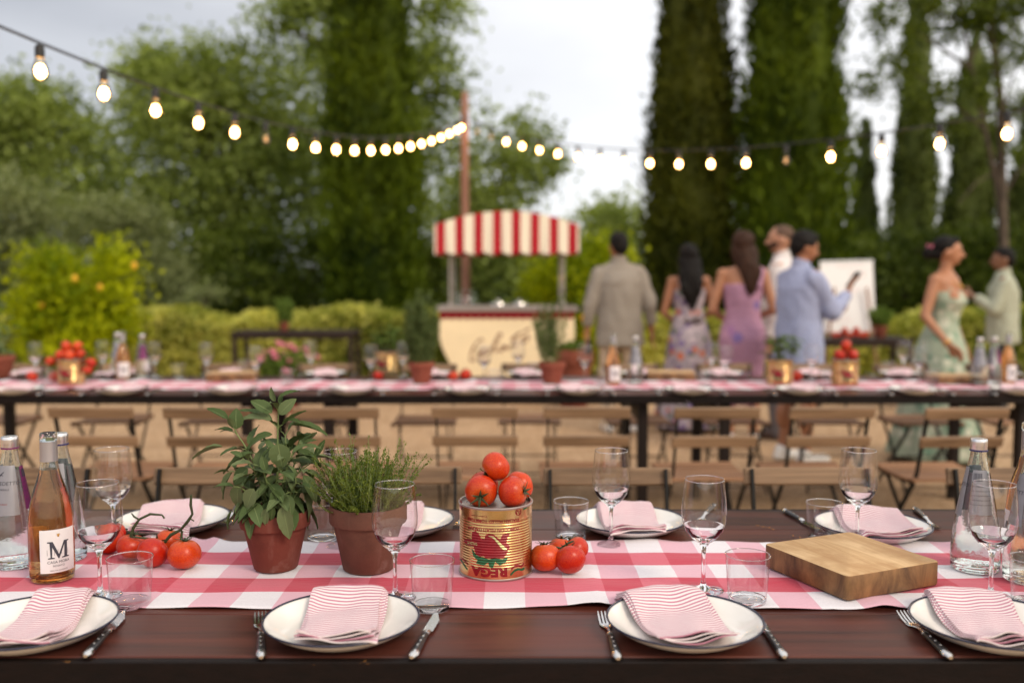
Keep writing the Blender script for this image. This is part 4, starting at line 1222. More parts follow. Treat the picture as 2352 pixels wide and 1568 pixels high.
# ------------------------------------------------------------------ tomatoes
def tomato_mesh(seed):
    r = random.Random(seed); n, m = 24, 14
    flat = (0.86, 0.90, 0.80, 0.88)[seed % 4]; lob = (0.010, 0.030, 0.022, 0.014)[seed % 4]; ph = r.uniform(0, 6)
    rings = []
    mb = MB(); vs, fs = [], []
    for j in range(m + 1):
        a = math.pi * j / m
        rad_ = math.sin(a) ** 0.92; z = -math.cos(a) * flat
        if z > 0: z -= 0.20 * math.exp(-(rad_ / 0.30) ** 2)
        else: z += 0.07 * math.exp(-(rad_ / 0.25) ** 2)
        for i in range(n):
            q_ = 2 * math.pi * i / n
            k = 1 + lob * math.cos(5 * q_ + ph) * math.sin(a) + 0.012 * math.cos(2 * q_ + ph * 2)
            vs.append((rad_ * k * math.cos(q_), rad_ * k * math.sin(q_), z))
    for j in range(m):
        for i in range(n):
            k = (i + 1) % n; fs.append((j * n + i, j * n + k, (j + 1) * n + k, (j + 1) * n + i))
    mb.add(vs, fs); me = mb.mesh('flesh', M['tomato'], True, None)
    bm = bmesh.new(); bm.from_mesh(me); bmesh.ops.remove_doubles(bm, verts=bm.verts[:], dist=1e-4); bm.to_mesh(me); bm.free(); me.shade_smooth()
    return me
TOM = [tomato_mesh(s) for s in range(4)]
def calyx_mesh(seed):
    r = random.Random(seed); mb = MB()
    for i in range(6):
        a = 2 * math.pi * i / 6 + r.uniform(-.2, .2); Lf = r.uniform(0.45, 0.68); up = r.uniform(0.02, 0.32)
        pts = []
        for j in range(5):
            f = j / 4; rr = 0.05 + Lf * f; w = 0.095 * (1 - f) ** 0.7 + 0.006
            z = 0.69 + 0.17 * math.sin(min(1, rr / 0.35) * math.pi / 2) + up * f * f * 0.6 + 0.02
            c = Vector((rr * math.cos(a), rr * math.sin(a), z)); sv = Vector((-math.sin(a), math.cos(a), 0)) * w
            pts.append((c - sv, c + Vector((0, 0, 0.03)), c + sv))
        o = len(mb.v)
        for p in pts: mb.v += [tuple(x) for x in p]
        for j in range(4):
            for k in range(2): b = o + j * 3 + k; mb.f.append((b, b + 1, b + 4, b + 3))
    mb.tube([(0, 0, 0.68), (0.02, 0.02, 0.86), (0.07, 0.03, 0.98)], [0.07, 0.05, 0.055], 7)
    return mb.mesh('calyx', M['calyx'], True, 50)
CAL = [calyx_mesh(s) for s in range(3)]
def tomato(label, loc, r, up=(0, 0, 1), spin=0.0, group=None, i=0, calyx=True):
    t = thing('tomato', label, 'tomato', loc, 0, group)
    t.rotation_mode = 'QUATERNION'
    t.rotation_quaternion = Vector(up).to_track_quat('Z', 'Y') @ Euler((0, 0, spin)).to_quaternion()
    t.scale = (r, r, r)
    put('flesh', TOM[i % 4], t)
    if calyx: put('calyx', CAL[i % 3], t)
    return t
def truss(label, loc, toms, stems, group=None):
    """toms: (x, y, z, r, up); stems: (points, r0, r1) relative to loc"""
    t = thing('tomato_truss', label, 'tomatoes', loc, 0, group)
    for i, (x, y, z, r, up) in enumerate(toms):
        o = put('tomato', TOM[(i + 1) % 4], t, (x, y, z)); o.scale = (r, r, r)
        o.rotation_mode = 'QUATERNION'; o.rotation_quaternion = Vector(up).to_track_quat('Z', 'Y') @ Euler((0, 0, i * 1.3)).to_quaternion()
        put('calyx', CAL[i % 3], o)
    for pts, r0, r1 in stems:
        n = len(pts); mb = MB()
        mb.tube(pts, [(r0 + (r1 - r0) * k / (n - 1)) * (1.25 if k % 2 else 1.0) for k in range(n)], 8)
        mb.build('stem', M['calyx'], t, fix=False)
    return t
# left truss: tomato centres given by picture points on the runner
def tc_(x, y, r):
    p = at(x, y, CZ + r * 0.9); return p
base = tc_(350, 1262, 0.03); B0 = Vector((base.x, base.y, CZ + 0.001))
sp = []
for x, y, r, up in ((252, 1240, 0.030, (-.3, -.5, .6)), (303, 1255, 0.031, (.2, .1, 1)), (350, 1270, 0.032, (.1, .75, .55)), (388, 1243, 0.029, (.1, .2, 1)), (423, 1273, 0.0335, (.05, .12, 1)), (262, 1222, 0.026, (.2, .1, 1))):
    p = tc_(x, y, r); sp.append((p.x - B0.x, p.y - B0.y, r * 0.90 + 0.0005, r, up))
def rel(x, y, Y): return tuple(aty(x, y, Y) - B0)
yy = B0.y
truss('vine tomatoes with two dark upright stems before the back plate', B0, sp,
      [([rel(300, 1232, yy), rel(306, 1212, yy), rel(320, 1192, yy), rel(345, 1180, yy), rel(372, 1182, yy), rel(378, 1190, yy)], 0.0030, 0.0017),
       ([rel(322, 1194, yy), rel(308, 1186, yy), rel(302, 1178, yy)], 0.002, 0.0013),
       ([rel(378, 1245, yy), rel(392, 1228, yy), rel(415, 1216, yy), rel(432, 1196, yy), rel(442, 1180, yy), rel(438, 1160, yy), rel(439, 1136, yy)], 0.0030, 0.0024),
       ([rel(418, 1262, yy), rel(416, 1240, yy), rel(418, 1218, yy)], 0.0020, 0.0025),
       ([rel(436, 1190, yy), rel(446, 1196, yy)], 0.0016, 0.001), ([rel(300, 1232, yy), rel(340, 1236, yy), rel(378, 1245, yy)], 0.002, 0.002)])
base = tc_(1290, 1282, 0.03); B0 = Vector((base.x, base.y, CZ + 0.001)); yy = B0.y
sp = []
for x, y, r, up in ((1253, 1281, 0.0315, (-.05, .25, .9)), (1310, 1286, 0.0315, (-.1, .75, .6)), (1322, 1262, 0.028, (-.5, .3, .8)), (1288, 1262, 0.027, (.1, .3, .9))):
    p = tc_(x, y, r); sp.append((p.x - B0.x, p.y - B0.y, r * 0.90 + 0.0005, r, up))
truss('loose cluster of vine tomatoes leaning against the can', B0, sp,
      [([rel(1240, 1250, yy + 0.02), rel(1262, 1254, yy + 0.02), rel(1288, 1258, yy + 0.02), rel(1306, 1246, yy + 0.02), rel(1318, 1242, yy + 0.02)], 0.0022, 0.0018), ([rel(1288, 1258, yy + 0.02), rel(1292, 1268, yy + 0.01)], 0.002, 0.0016), ([rel(1244, 1252, yy + 0.02), rel(1236, 1256, yy + 0.02)], 0.0016, 0.001)])

# ------------------------------------------------------------------ the upturned tin
CANR, CANH = 0.0740, 0.146
def can_r(z):
    if 0.022 < z < 0.122:
        w = min(1, (z - 0.022) / 0.006, (0.122 - z) / 0.006)
        return CANR - 0.0011 * w * (0.5 - 0.5 * math.cos(2 * math.pi * (z - 0.022) / 0.0053))
    return CANR
def make_can(label):
    t = thing('tomato_tin', label, 'tin can')
    prof = [(CANR, 0.004)]
    z = 0.010
    while z < 0.138: prof.append((can_r(z), z)); z += 0.0011
    prof.append((CANR, CANH - 0.004))
    MB().lathe(prof, 96).build('body', M['can_gold'], t, angle=None, fix=True)
    for nm, z0 in (('flange', 0.0), ('flange', CANH - 0.0045)):
        MB().lathe([(CANR - 0.003, z0), (CANR + 0.0012, z0), (CANR + 0.0020, z0 + 0.0012), (CANR + 0.0020, z0 + 0.0034), (CANR + 0.0010, z0 + 0.0045), (CANR - 0.003, z0 + 0.0045)], 96, closed=True).build(nm, M['counter'], t)
    zt = CANH - 0.0055
    MB().lathe([(CANR - 0.0025, CANH - 0.001), (CANR - 0.004, zt), (0.064, zt), (0.0625, zt + 0.0012), (0.060, zt + 0.0012), (0.0585, zt), (0.052, zt), (0.0505, zt + 0.001), (0.046, zt + 0.001), (0.0445, zt), (0, zt)], 96).build('lid', M['counter'], t, angle=30)
    MB().lathe([(CANR - 0.0025, 0.001), (0.07, 0.004), (0, 0.004)], 64).build('base', M['counter'], t)
    FR = RAD(-90)
    def pr(body, size, px, py, name, mat, bold=0.0, sx=1.0, lim=0.0016):
        put_print(t, name, body, size, can_r, FR + math.asin(max(-.97, min(.97, (px - 520) / 430))), (1530 - py) / 5690, mat, lim, bold, True, 0.0005, 0, sx)
    pr('REGA', 0.0245, 447, 1418, 'brand_lettering', M['can_red'], 0.0013, 1.22)
    pr('POMODORI PELATI ITALIANI', 0.0088, 487, 948, 'lettering', M['can_red'], 0.0002, 0.98)
    pr('ITALIAN PEELED TOMATOES', 0.0088, 487, 845, 'lettering', M['can_red'], 0.0002, 1.0)
    pr('pomodori pelati interi in succo di pomodoro', 0.0040, 470, 898, 'lettering', M['can_red'], 0, 1.15)
    pr('prodotto in Italia', 0.0040, 330, 795, 'lettering', M['can_red'], 0, 1.3)
    pr('U', 0.0105, 780, 760, 'lettering', M['can_red'], 0.0002)
    def shape(pts, name, mat, off=0.0004, lim=0.0016, parent=None):
        vs = [((px - 520) / 5690, (1530 - py) / 5690, 0) for px, py in pts]
        vs2 = [(CANR * math.asin(max(-.985, min(.985, x / CANR * 1.0))), y, 0) for x, y, _ in vs]
        v, f = refine(vs2, [tuple(range(len(pts)))], lim)
        mb = MB(); mb.add(wrap(v, lambda q: can_r(q) + off, FR, 0.0), f)
        return mb.build(name, mat, parent or t, False, fix=False)
    def oval(cx, cy_, rx, ry, n=22, a0=0.0):
        return [(cx + rx * math.cos(2 * math.pi * i / n) * math.cos(a0) - ry * math.sin(2 * math.pi * i / n) * math.sin(a0), cy_ + rx * math.cos(2 * math.pi * i / n) * math.sin(a0) + ry * math.sin(2 * math.pi * i / n) * math.cos(a0)) for i in range(n)]
    art = shape([(258, 985), (300, 968), (335, 1000), (360, 1045), (400, 1050), (410, 1005), (450, 985), (505, 992), (545, 1030), (575, 1050), (600, 1000), (650, 985), (690, 990), (660, 1030), (645, 1090), (690, 1140), (665, 1180), (645, 1230), (610, 1262), (530, 1255), (480, 1268), (420, 1262), (390, 1245), (330, 1255), (295, 1220), (275, 1150), (252, 1060)], 'tomato_picture', M['can_red'])
    shape([(250, 1175), (300, 1240), (380, 1262), (450, 1275), (520, 1262), (600, 1275), (668, 1255), (640, 1310), (570, 1345), (520, 1300), (495, 1372), (455, 1365), (440, 1310), (390, 1350), (300, 1335), (320, 1300), (270, 1260)], 'leaf_picture', M['can_green'], 0.0008)
    shape([(440, 1008), (500, 1010), (640, 1150), (660, 1175), (625, 1172), (590, 1150), (505, 1040)], 'ribbon_picture', M['can_pale'], 0.0012)
    ov = shape(oval(255, 1112, 95, 40, 22, -0.08), 'oval_badge', M['can_red'], 0.0012)
    put_print(t, 'badge_lettering', 'SALSATI', 0.0072, can_r, FR + math.asin((255 - 520) / 430), (1530 - 1112) / 5690, M['can_pale'], 0.0018, 0.0001, True, 0.0018, parent=ov)
    def band(pts, w, name, mat):
        up = [(x, y - w / 2) for x, y in pts]; dn = [(x, y + w / 2) for x, y in pts][::-1]
        shape(up + dn, name, mat, 0.0006)
    band([(700, 1400), (740, 1372), (780, 1372), (815, 1388), (845, 1368)], 22, 'ribbon_red', M['can_red'])
    band([(692, 1462), (740, 1420), (780, 1412), (815, 1428), (850, 1425)], 26, 'ribbon_green', M['can_green'])
    band([(110, 1372), (140, 1340), (175, 1350), (205, 1375)], 20, 'ribbon_red', M['can_red'])
    band([(105, 1368), (140, 1380), (170, 1410), (200, 1432)], 22, 'ribbon_green', M['can_green'])
    mb = oval(780, 760, 33, 38, 26); mi = oval(780, 760, 26, 31, 26)
    ring = mb + [mb[0]] + [mi[0]] + mi[::-1]
    vs = []
    for a_, b_ in zip(mb, mi): vs += [a_, b_]
    vv = [(CANR * math.asin((x - 520) / 5690 / CANR), (1530 - y) / 5690, 0) for x, y in vs]
    fs = [(2 * i, 2 * ((i + 1) % 26), 2 * ((i + 1) % 26) + 1, 2 * i + 1) for i in range(26)]
    m2 = MB(); m2.add(wrap(vv, lambda q: can_r(q) + 0.0006, FR, 0), fs); m2.build('circle_mark', M['can_red'], t, False, fix=False)
    shape([(838, 705), (880, 695), (880, 740), (838, 752)], 'side_panel', M['can_green'])
    shape([(92, 655), (140, 680), (140, 780), (92, 755)], 'side_panel', M['can_red'])
    return Proto(t)
CAN = make_can('gold ribbed tin upside down topped with five tomatoes')
cp_ = at(1139, 1309, CZ); CL = Vector((cp_.x, cp_.y, CZ))
CAN.place(CL, math.atan2(-CL.x, CL.y) * -1 * 0 , 'upside-down gold ribbed tin with red print, five tomatoes on top', 'gold tomato tins')
TT = CL + Vector((0, 0, CANH - 0.0055))
tomato('tomato on the upturned tin with its green calyx facing down front', TT + Vector((-0.029, -0.028, 0.0295)), 0.033, (-0.05, -0.92, -0.25), 0.5, 'tomatoes on the upturned tin', 0)
tomato('tomato on the upturned tin with its calyx turned sideways', TT + Vector((0.0345, -0.030, 0.0285)), 0.0315, (0.93, -0.32, 0.12), 0.2, 'tomatoes on the upturned tin', 1)
tomato('tomato on the upturned tin behind the one with sideways calyx', TT + Vector((0.047, 0.028, 0.0275)), 0.0305, (0.3, 0.9, 0.1), 1.0, 'tomatoes on the upturned tin', 2)
tomato('tomato at the back of the upturned tin, mostly hidden by others', TT + Vector((-0.026, 0.033, 0.0275)), 0.0305, (-0.3, 0.9, 0.2), 1.0, 'tomatoes on the upturned tin', 3)
tomato('topmost tomato of the pile on the upturned tin', TT + Vector((0.0, 0.001, 0.0745)), 0.0298, (-0.75, -0.15, -0.55), 0.3, 'tomatoes on the upturned tin', 1)

# ------------------------------------------------------------------ cutting board
def make_board():
    cs = [at(*c, TZ + 0.052) for c in ((1756, 1249), (1951, 1221), (2156, 1287), (1951, 1328))]
    ctr = sum(cs, Vector()) / 4
    ex = ((cs[2] - cs[1]) + (cs[3] - cs[0])) / 2; ey = ((cs[1] - cs[0]) + (cs[2] - cs[3])) / 2
    return ctr, ex.length, ey.length, math.atan2(ex.y, ex.x)
bc, bl, bw, brz = make_board()
def board_mesh(l, w, h, seed):
    bm = bmesh.new(); bmesh.ops.create_cube(bm, size=1)
    for v in bm.verts: v.co = Vector((v.co.x * l, v.co.y * w, v.co.z * h))
    ve = [e_ for e_ in bm.edges if abs(e_.verts[0].co.z - e_.verts[1].co.z) > h / 2]
    bmesh.ops.bevel(bm, geom=ve, offset=0.012, segments=4, profile=0.5, affect='EDGES')
    he = [e_ for e_ in bm.edges if abs(e_.verts[0].co.z - e_.verts[1].co.z) < 1e-6 and len(e_.link_faces) == 2 and abs(e_.link_faces[0].normal.z - e_.link_faces[1].normal.z) > 0.5]
    bmesh.ops.bevel(bm, geom=he, offset=0.0035, segments=2, profile=0.5, affect='EDGES')
    me = bpy.data.meshes.new('board'); bm.to_mesh(me); bm.free()
    me.materials.append(M['board']); me.shade_smooth(); me.set_sharp_from_angle(angle=RAD(30))
    return me
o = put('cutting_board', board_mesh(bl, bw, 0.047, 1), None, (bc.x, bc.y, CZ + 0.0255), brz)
tag(o, 'thick worn wooden cutting board lying askew on the front runner', 'cutting board', 'thick cutting boards')
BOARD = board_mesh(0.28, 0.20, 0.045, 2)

# ------------------------------------------------------------------ pots and herbs
def pot(t, R, r, h, mat, soil=True, n=64):
    c = h * 0.27
    MB().lathe([(0, 0.001), (r - 0.003, 0.0), (r, 0.003), (R * 0.90, h - c), (R * 0.985, h - c + 0.001), (R, h - c + 0.004), (R, h - 0.004), (R - 0.002, h), (R - 0.006, h), (R - 0.009, h - 0.004), (R * 0.84, h - c), (r * 0.88, 0.012), (0, 0.012)], n).build('pot', mat, t, angle=50)
    MB().grid(lambda i, j: (0, 0, 0), 1, 1) if 0 else None
    MB().lathe([(0, h - 0.020), (R * 0.4, h - 0.017), (R * 0.88, h - 0.021)], 32).build('soil', M['soil'], t, fix=False)
def sage_leaf_mesh(curv, fold, w, seed):
    r = random.Random(seed); nu, nv = 6, 12
    mb = MB(); uv = []
    def wv(f): return (math.sin(math.pi * min(1, f ** 0.85)) ** 0.75) * (1 - 0.25 * f) + 0.03
    tw = r.uniform(-0.25, 0.25)
    for lvl in (0.0, -0.008):
        for j in range(nv + 1):
            f = j / nv
            for i in range(nu + 1):
                x = (i / nu) * 2 - 1
                ww = w * 0.5 * wv(f) * (1 + 0.05 * math.sin(f * 30 + x * 3 + seed))
                y = f - 0.10 * curv * f * f
                z = -curv * f * f * 0.5 + fold * abs(x) * w * wv(f) + tw * x * w * f * 0.4 + 0.012 * math.sin(f * 26 + seed) * abs(x) * w * 2
                mb.v.append((x * ww, y, z + lvl)); uv.append((x, f))
    W_ = nu + 1; n1 = W_ * (nv + 1)
    for j in range(nv):
        for i in range(nu):
            a = j * W_ + i; mb.f.append((a, a + 1, a + W_ + 1, a + W_)); b = a + n1; mb.f.append((b, b + W_, b + W_ + 1, b + 1))
    mb.uv = uv
    return mb.mesh('leaf', M['sage_leaf'], True, None)
SAGE = [sage_leaf_mesh(c, f, w, i) for i, (c, f, w) in enumerate(((0.25, 0.25, 0.46), (0.55, 0.3, 0.42), (0.8, 0.2, 0.44), (0.1, 0.45, 0.40), (0.4, 0.12, 0.52)))]
def add_leaf(t, p0, p1, nrm, variant, wscale=1.0, src=SAGE):
    p0, p1 = Vector(p0), Vector(p1)
    d = p1 - p0; L_ = d.length; y = d.normalized()
    nz_ = Vector(nrm); nz_ = nz_ - y * nz_.dot(y)
    if nz_.length < 1e-4: nz_ = y.orthogonal()
    nz_.normalize(); x = y.cross(nz_)
    Mx = Matrix((x * L_ * wscale, y * L_, nz_ * L_)).transposed().to_4x4(); Mx.translation = p0
    o = put('leaf', src[variant % len(src)], t); o.matrix_local = Mx
    return o
def sage_plant(t, zr, stems, S=1.0, seed=2, lmin=0.042, lmax=0.066, drop=14, R=0.07):
    r = random.Random(seed); mb = MB()
    for bs, tip, nn, bend in stems:
        bs, tip = Vector(bs), Vector(tip)
        ctl = Vector((bs.x * 1.1 + bend[0], bs.y * 1.1 + bend[1], (bs.z + tip.z) * 0.55))
        B = lambda f: bs * (1 - f) ** 2 + ctl * 2 * f * (1 - f) + tip * f * f
        mb.tube([B(i / 8) for i in range(9)], [0.0030 - 0.0016 * i / 8 for i in range(9)], 6)
        a0 = r.uniform(0, 3)
        for k in range(nn):
            f = 0.30 + 0.70 * (k / (nn - 1)) if nn > 1 else 1
            p = B(f); ax = (B(min(1, f + .05)) - B(max(0, f - .05))).normalized()
            for s in (0, math.pi):
                a = a0 + k * 1.57 + s + r.uniform(-.35, .35)
                e1_ = ax.orthogonal().normalized(); e2_ = ax.cross(e1_)
                out = e1_ * math.cos(a) + e2_ * math.sin(a)
                rise = 0.15 + 1.1 * f ** 2 if f > 0.75 else r.uniform(-0.35, 0.35)
                d = (out + ax * rise).normalized()
                L_ = r.uniform(lmin, lmax) * (0.62 if f > 0.97 else 1.0) * S
                pe = p + d * (0.012 + 0.010 * r.random()) * S
                mb.tube([p, (p + pe) / 2 + Vector((0, 0, .002)), pe], [0.0014, 0.0012, 0.0010], 5)
                tipv = pe + d * L_ + Vector((0, 0, -0.012 * r.random() * (1.2 - f)))
                nr = Vector((0, 0, 1)) * 0.7 + ax * 0.6 - out * 0.2
                add_leaf(t, pe, tipv, nr, r.randrange(5), r.uniform(0.85, 1.15))
    for k in range(drop):
        a = 2 * math.pi * k / drop + r.uniform(-.2, .2)
        p = Vector((R * 0.45 * math.cos(a), R * 0.45 * math.sin(a), zr - 0.012)); pe = Vector((R * r.uniform(.6, .95) * math.cos(a), R * r.uniform(.6, .95) * math.sin(a), zr + r.uniform(0.01, 0.055)))
        mb.tube([p, (p + pe) / 2 + Vector((0, 0, .012)), pe], [0.0016, 0.0014, 0.001], 5)
        tipv = pe + Vector((math.cos(a) * .6, math.sin(a) * .6, r.uniform(-1.0, -.1))).normalized() * r.uniform(lmin, lmax) * S
        add_leaf(t, pe, tipv, (math.cos(a) * .7, math.sin(a) * .7, 0.8), r.randrange(1, 3), r.uniform(0.85, 1.15))
    mb.build('stems', M['stem'], t, fix=False)
sp_ = at(634, 1303, CZ)
t = thing('potted_sage', 'leafy sage in a reddish terracotta pot on the front runner', 'potted plant', (sp_.x, sp_.y, CZ + 0.001), 0)
t.scale = (0.93, 0.93, 0.93)
pot(t, 0.0765, 0.048, 0.130, M['pot_red'])
sage_plant(t, 0.130, [((0.005, 0, .11), (0.012, -0.005, .345), 5, (0, 0)), ((-0.02, -0.01, .11), (-0.078, -0.012, .300), 4, (0.0, 0)), ((0.02, 0, .11), (0.082, -0.005, .235), 4, (-.01, 0)), ((0, -0.03, .11), (-0.012, -0.060, .235), 3, (0, 0)), ((-0.02, 0.02, .11), (-0.05, 0.05, .24), 3, (0, 0)), ((0.02, 0.02, .11), (0.045, 0.05, .25), 4, (0, 0)), ((0.03, -0.02, .11), (0.060, -0.055, .20), 3, (0, 0)), ((-0.03, -0.03, .11), (-0.055, -0.06, .19), 3, (0, 0)), ((0.01, 0.01, .11), (0.02, 0.02, .29), 4, (.02, 0)), ((0.0, -0.02, .11), (0.035, -0.055, .25), 4, (0, 0)), ((-0.01, -0.02, .11), (-0.040, -0.055, .24), 4, (0, 0)), ((0.01, 0.0, .11), (0.05, 0.01, .27), 4, (0, 0)), ((-0.03, 0.0, .11), (-0.085, 0.01, .21), 3, (0, 0))], 1.0, 4, 0.050, 0.080, 20)
def hl(a, b, Y, n=(0, -1, .25), v=0, w=1.0):
    f = lambda p: Vector(((p[0] - 683) / 3670, Y, 0.130 + (1070 - p[1]) / 3670))
    add_leaf(t, f(a), f(b), n, v, w)
for a, b, Y, n, v, w in (((402, 402), (395, 232), -0.02, (0, -1, .15), 4, 1.55), ((325, 330), (165, 222), -0.01, (.3, -.5, 1), 0, 0.9), ((370, 420), (230, 372), -0.02, (0, -.3, 1), 1, 0.9), ((300, 538), (30, 570), -0.03, (0, -.2, 1), 1, 0.62), ((690, 272), (522, 160), -0.02, (.2, -.8, .8), 0, 1.25), ((682, 335), (438, 236), -0.02, (0, -.4, 1), 2, 0.85), ((700, 190), (655, 68), 0.0, (-.5, -.8, .3), 0, 1.1), ((740, 290), (860, 150), -0.01, (-.3, -.9, .3), 4, 1.2), ((745, 150), (892, 88), 0.0, (-.2, -.6, 1), 0, 0.9), ((770, 340), (930, 325), -0.01, (0, -.4, 1), 1, 0.8), ((830, 380), (1130, 390), 0.0, (0, -.3, 1), 1, 0.50), ((770, 492), (800, 705), -0.06, (.1, -1, .35), 4, 1.65), ((590, 838), (505, 1015), -0.075, (-.2, -1, .3), 4, 1.35), ((745, 845), (790, 1015), -0.075, (.1, -1, .3), 0, 1.25), ((820, 965), (868, 1245), -0.082, (.1, -1, .2), 0, 1.0), ((682, 992), (680, 1132), -0.080, (0, -1, .2), 0, 1.1), ((735, 970), (728, 1105), -0.078, (0.4, -1, .2), 0, 0.9), ((385, 735), (245, 945), -0.04, (-.6, -.7, .6), 1, 0.9), ((940, 768), (1072, 985), -0.03, (.5, -.8, .5), 1, 1.0), ((450, 825), (385, 1045), -0.05, (-.3, -1, .3), 2, 1.2), ((880, 575), (1108, 668), -0.02, (.1, -.5, 1), 1, 0.75), ((530, 690), (385, 820), -0.06, (-.2, -1, .5), 4, 1.3), ((680, 700), (650, 575), -0.07, (.2, -1, .2), 0, 1.2), ((540, 1030), (400, 1100), -0.06, (-.2, -.7, .9), 2, 1.1), ((385, 1040), (335, 1185), -0.05, (-.9, -.4, .3), 0, 0.8), ((700, 440), (440, 490), -0.03, (0, -.6, 1), 2, 0.8), ((560, 580), (265, 690), -0.045, (-.1, -.6, 1), 1, 0.65), ((930, 540), (1090, 560), -0.01, (0, -.5, 1), 0, 0.7), ((915, 530), (1035, 492), 0.0, (0, -.6, 1), 0, 0.9), ((950, 740), (1115, 800), -0.02, (.2, -.5, 1), 1, 0.8)):
    hl(a, b, Y, n, v, w)

def tiny_herb(t, zr, R, n, hmin, hmax, per, leafs, mat, spread, name='foliage', upr=0.8, aspect=0.42, seed=1, wig=0.012):
    r = np.random.default_rng(seed); mb = MB(); PP_, DD = [], []
    for i in range(n):
        a = r.uniform(0, 2 * math.pi); q_ = math.sqrt(r.random())
        b = np.array([R * 0.75 * q_ * math.cos(a), R * 0.75 * q_ * math.sin(a), zr - 0.015])
        h = r.uniform(hmin, hmax) * (1 - 0.38 * q_ * q_)
        tip = b + np.array([math.cos(a) * spread * q_ * h, math.sin(a) * spread * q_ * h, h * upr]) + r.normal(size=3) * wig
        ctl = (b + tip) / 2 + np.array([math.cos(a) * 0.006, math.sin(a) * .006, h * 0.12]) + r.normal(size=3) * wig * .6
        B = lambda f: b * (1 - f) ** 2 + ctl * 2 * f * (1 - f) + tip * f * f
        mb.tube([tuple(B(f)) for f in (0, .35, .7, 1)], [0.0010, 0.0009, 0.0007, 0.0004], 4, False)
        fs = r.uniform(0.12, 1.0, per)
        for f in fs: PP_.append(B(f)); DD.append(np.array(tip - b))
    P = np.array(PP_); D = unit(np.array(DD)) * 0.55
    P = P + r.normal(size=P.shape) * leafs * 0.32
    put(name, quads_mesh(name, leaf_quads(P, leafs, aspect, D, 1.0), mat), t)['kind'] = 'stuff'
    mb.build('stems', M['stem'], t, fix=False)
tp_ = at(847, 1305, CZ)
t = thing('potted_thyme', 'bushy thyme in a brownish terracotta pot on the front runner', 'potted plant', (tp_.x, tp_.y, CZ + 0.001), 0.4)
t.scale = (0.97, 0.97, 0.97)
pot(t, 0.0815, 0.054, 0.138, M['pot_brown'])
tiny_herb(t, 0.138, 0.080, 270, 0.085, 0.145, 70, 0.0058, F['thyme'], 0.50, seed=6, upr=0.95, wig=0.024)

# dried petals dropped on the wood
PET = MB().grid(lambda i, j: (-0.006 + i * 0.004, (-0.002 + j * 0.002) * (1 - abs(i - 1.5) / 3), 0.0012 * (1 + math.sin(i * 2 + j))), 3, 2).mesh('dried_petal', M['petal'], True, None)
for x, y in ((492, 1240), (504, 1243), (512, 1241), (1740, 1208), (1752, 1211), (1764, 1213), (1776, 1217), (1822, 1232), (1838, 1236)):
    p = at(x, y, TZ)
    tag(put('dried_petal', PET, None, (p.x, p.y, TZ + 0.0012), rnd.uniform(0, 3)), 'tiny dried orange petal fallen on the dark table wood', 'petal', 'dried petals on the front table')

# ------------------------------------------------------------------ back row of tables: place settings
FZ = TZ
NAP = napkin_mesh([(-0.065, 0.145), (0.065, 0.145), (0.06, -0.125), (-0.062, -0.125)], 21, 3, 1.0)
def setting(x, y, where, side):
    p = at(x, y, TZ + 0.02)
    far = side == 'hedge'
    sd_ = 'hedge side' if far else 'front side'
    PL.place((p.x, p.y, TZ + 0.0005), rnd.uniform(0, 6), f'white plate {where}, {sd_} of back row', 'plates of the back row')
    o = put('striped_napkin', NAP, None, (p.x, p.y, TZ + 0.001), rnd.uniform(-.5, .5) + (math.pi if far else 0))
    tag(o, f'pink napkin on the plate {where}, {sd_} of back row', 'napkin', 'napkins of the back row')
    s = -1 if far else 1
    FK.place((p.x - 0.165 * s, p.y - 0.02 * s, TZ + 0.0006), rnd.uniform(-.15, .15) + (math.pi if far else 0), f'fork at the plate {where}, {sd_} of back row', 'cutlery of the back row')
    KN.place((p.x + 0.165 * s, p.y - 0.02 * s, TZ + 0.0006), rnd.uniform(-.15, .15) + (math.pi if far else 0), f'knife at the plate {where}, {sd_} of back row', 'cutlery of the back row')
for x, wh in ((40, 'by the potted sage'), (282, 'by the heaped tomato tin'), (532, 'by the lone serving board'), (808, 'by the sage tin'), (1075, 'by the two loose tomatoes'), (1330, 'by the slender rosemary'), (1582, 'by the bottle-pair board'), (1838, 'by the basil tin'), (2100, 'by the bottle-trio board'), (2335, 'by the bottle trio')):
    setting(x, 894, wh, 'front')
for x, wh in ((45, 'by the potted sage'), (275, 'by the heaped tomato tin'), (525, 'by the lone serving board'), (748, 'by the sage tin'), (990, 'by the bushy rosemary'), (1212, 'by the slender rosemary'), (1470, 'by the bottle pair'), (1660, 'by the bottle-pair board'), (1870, 'by the three-tomato tin'), (2068, 'by the bottle-trio board'), (2295, 'by the bottle trio')):
    setting(x, 857, wh, 'hedge')
for x, y, lab in ((83, 868, 'wine glass between the potted sage and the heaped tomato tin'), (237, 862, 'wine glass just beyond the heaped tomato tin'), (356, 866, 'wine glass beside the water bottle near the heaped tin'), (475, 868, 'wine glass behind the lone serving board'), (588, 880, 'wine glass at the bare end of the lone serving board'), (714, 862, 'wine glass before the dark side table leg'), (852, 876, 'wine glass beside the sage tin, table side nearer the front'), (926, 866, 'wine glass between the sage tin and the bushy rosemary'), (1112, 876, 'wine glass before the first letters on the gelato cart'), (1190, 862, 'wine glass before the last letters on the gelato cart'), (1343, 876, 'wine glass between the slender rosemary and the bottle pair'), (1634, 866, 'wine glass behind the bottle-pair board'), (1665, 880, 'wine glass before the mauve dress'), (1864, 876, 'wine glass between the basil tin and the three-tomato tin'), (2075, 862, 'wine glass before the dark table under the easel'), (2110, 880, 'wine glass beside the bottle-trio board')):
    wg(x, y, lab, TZ)
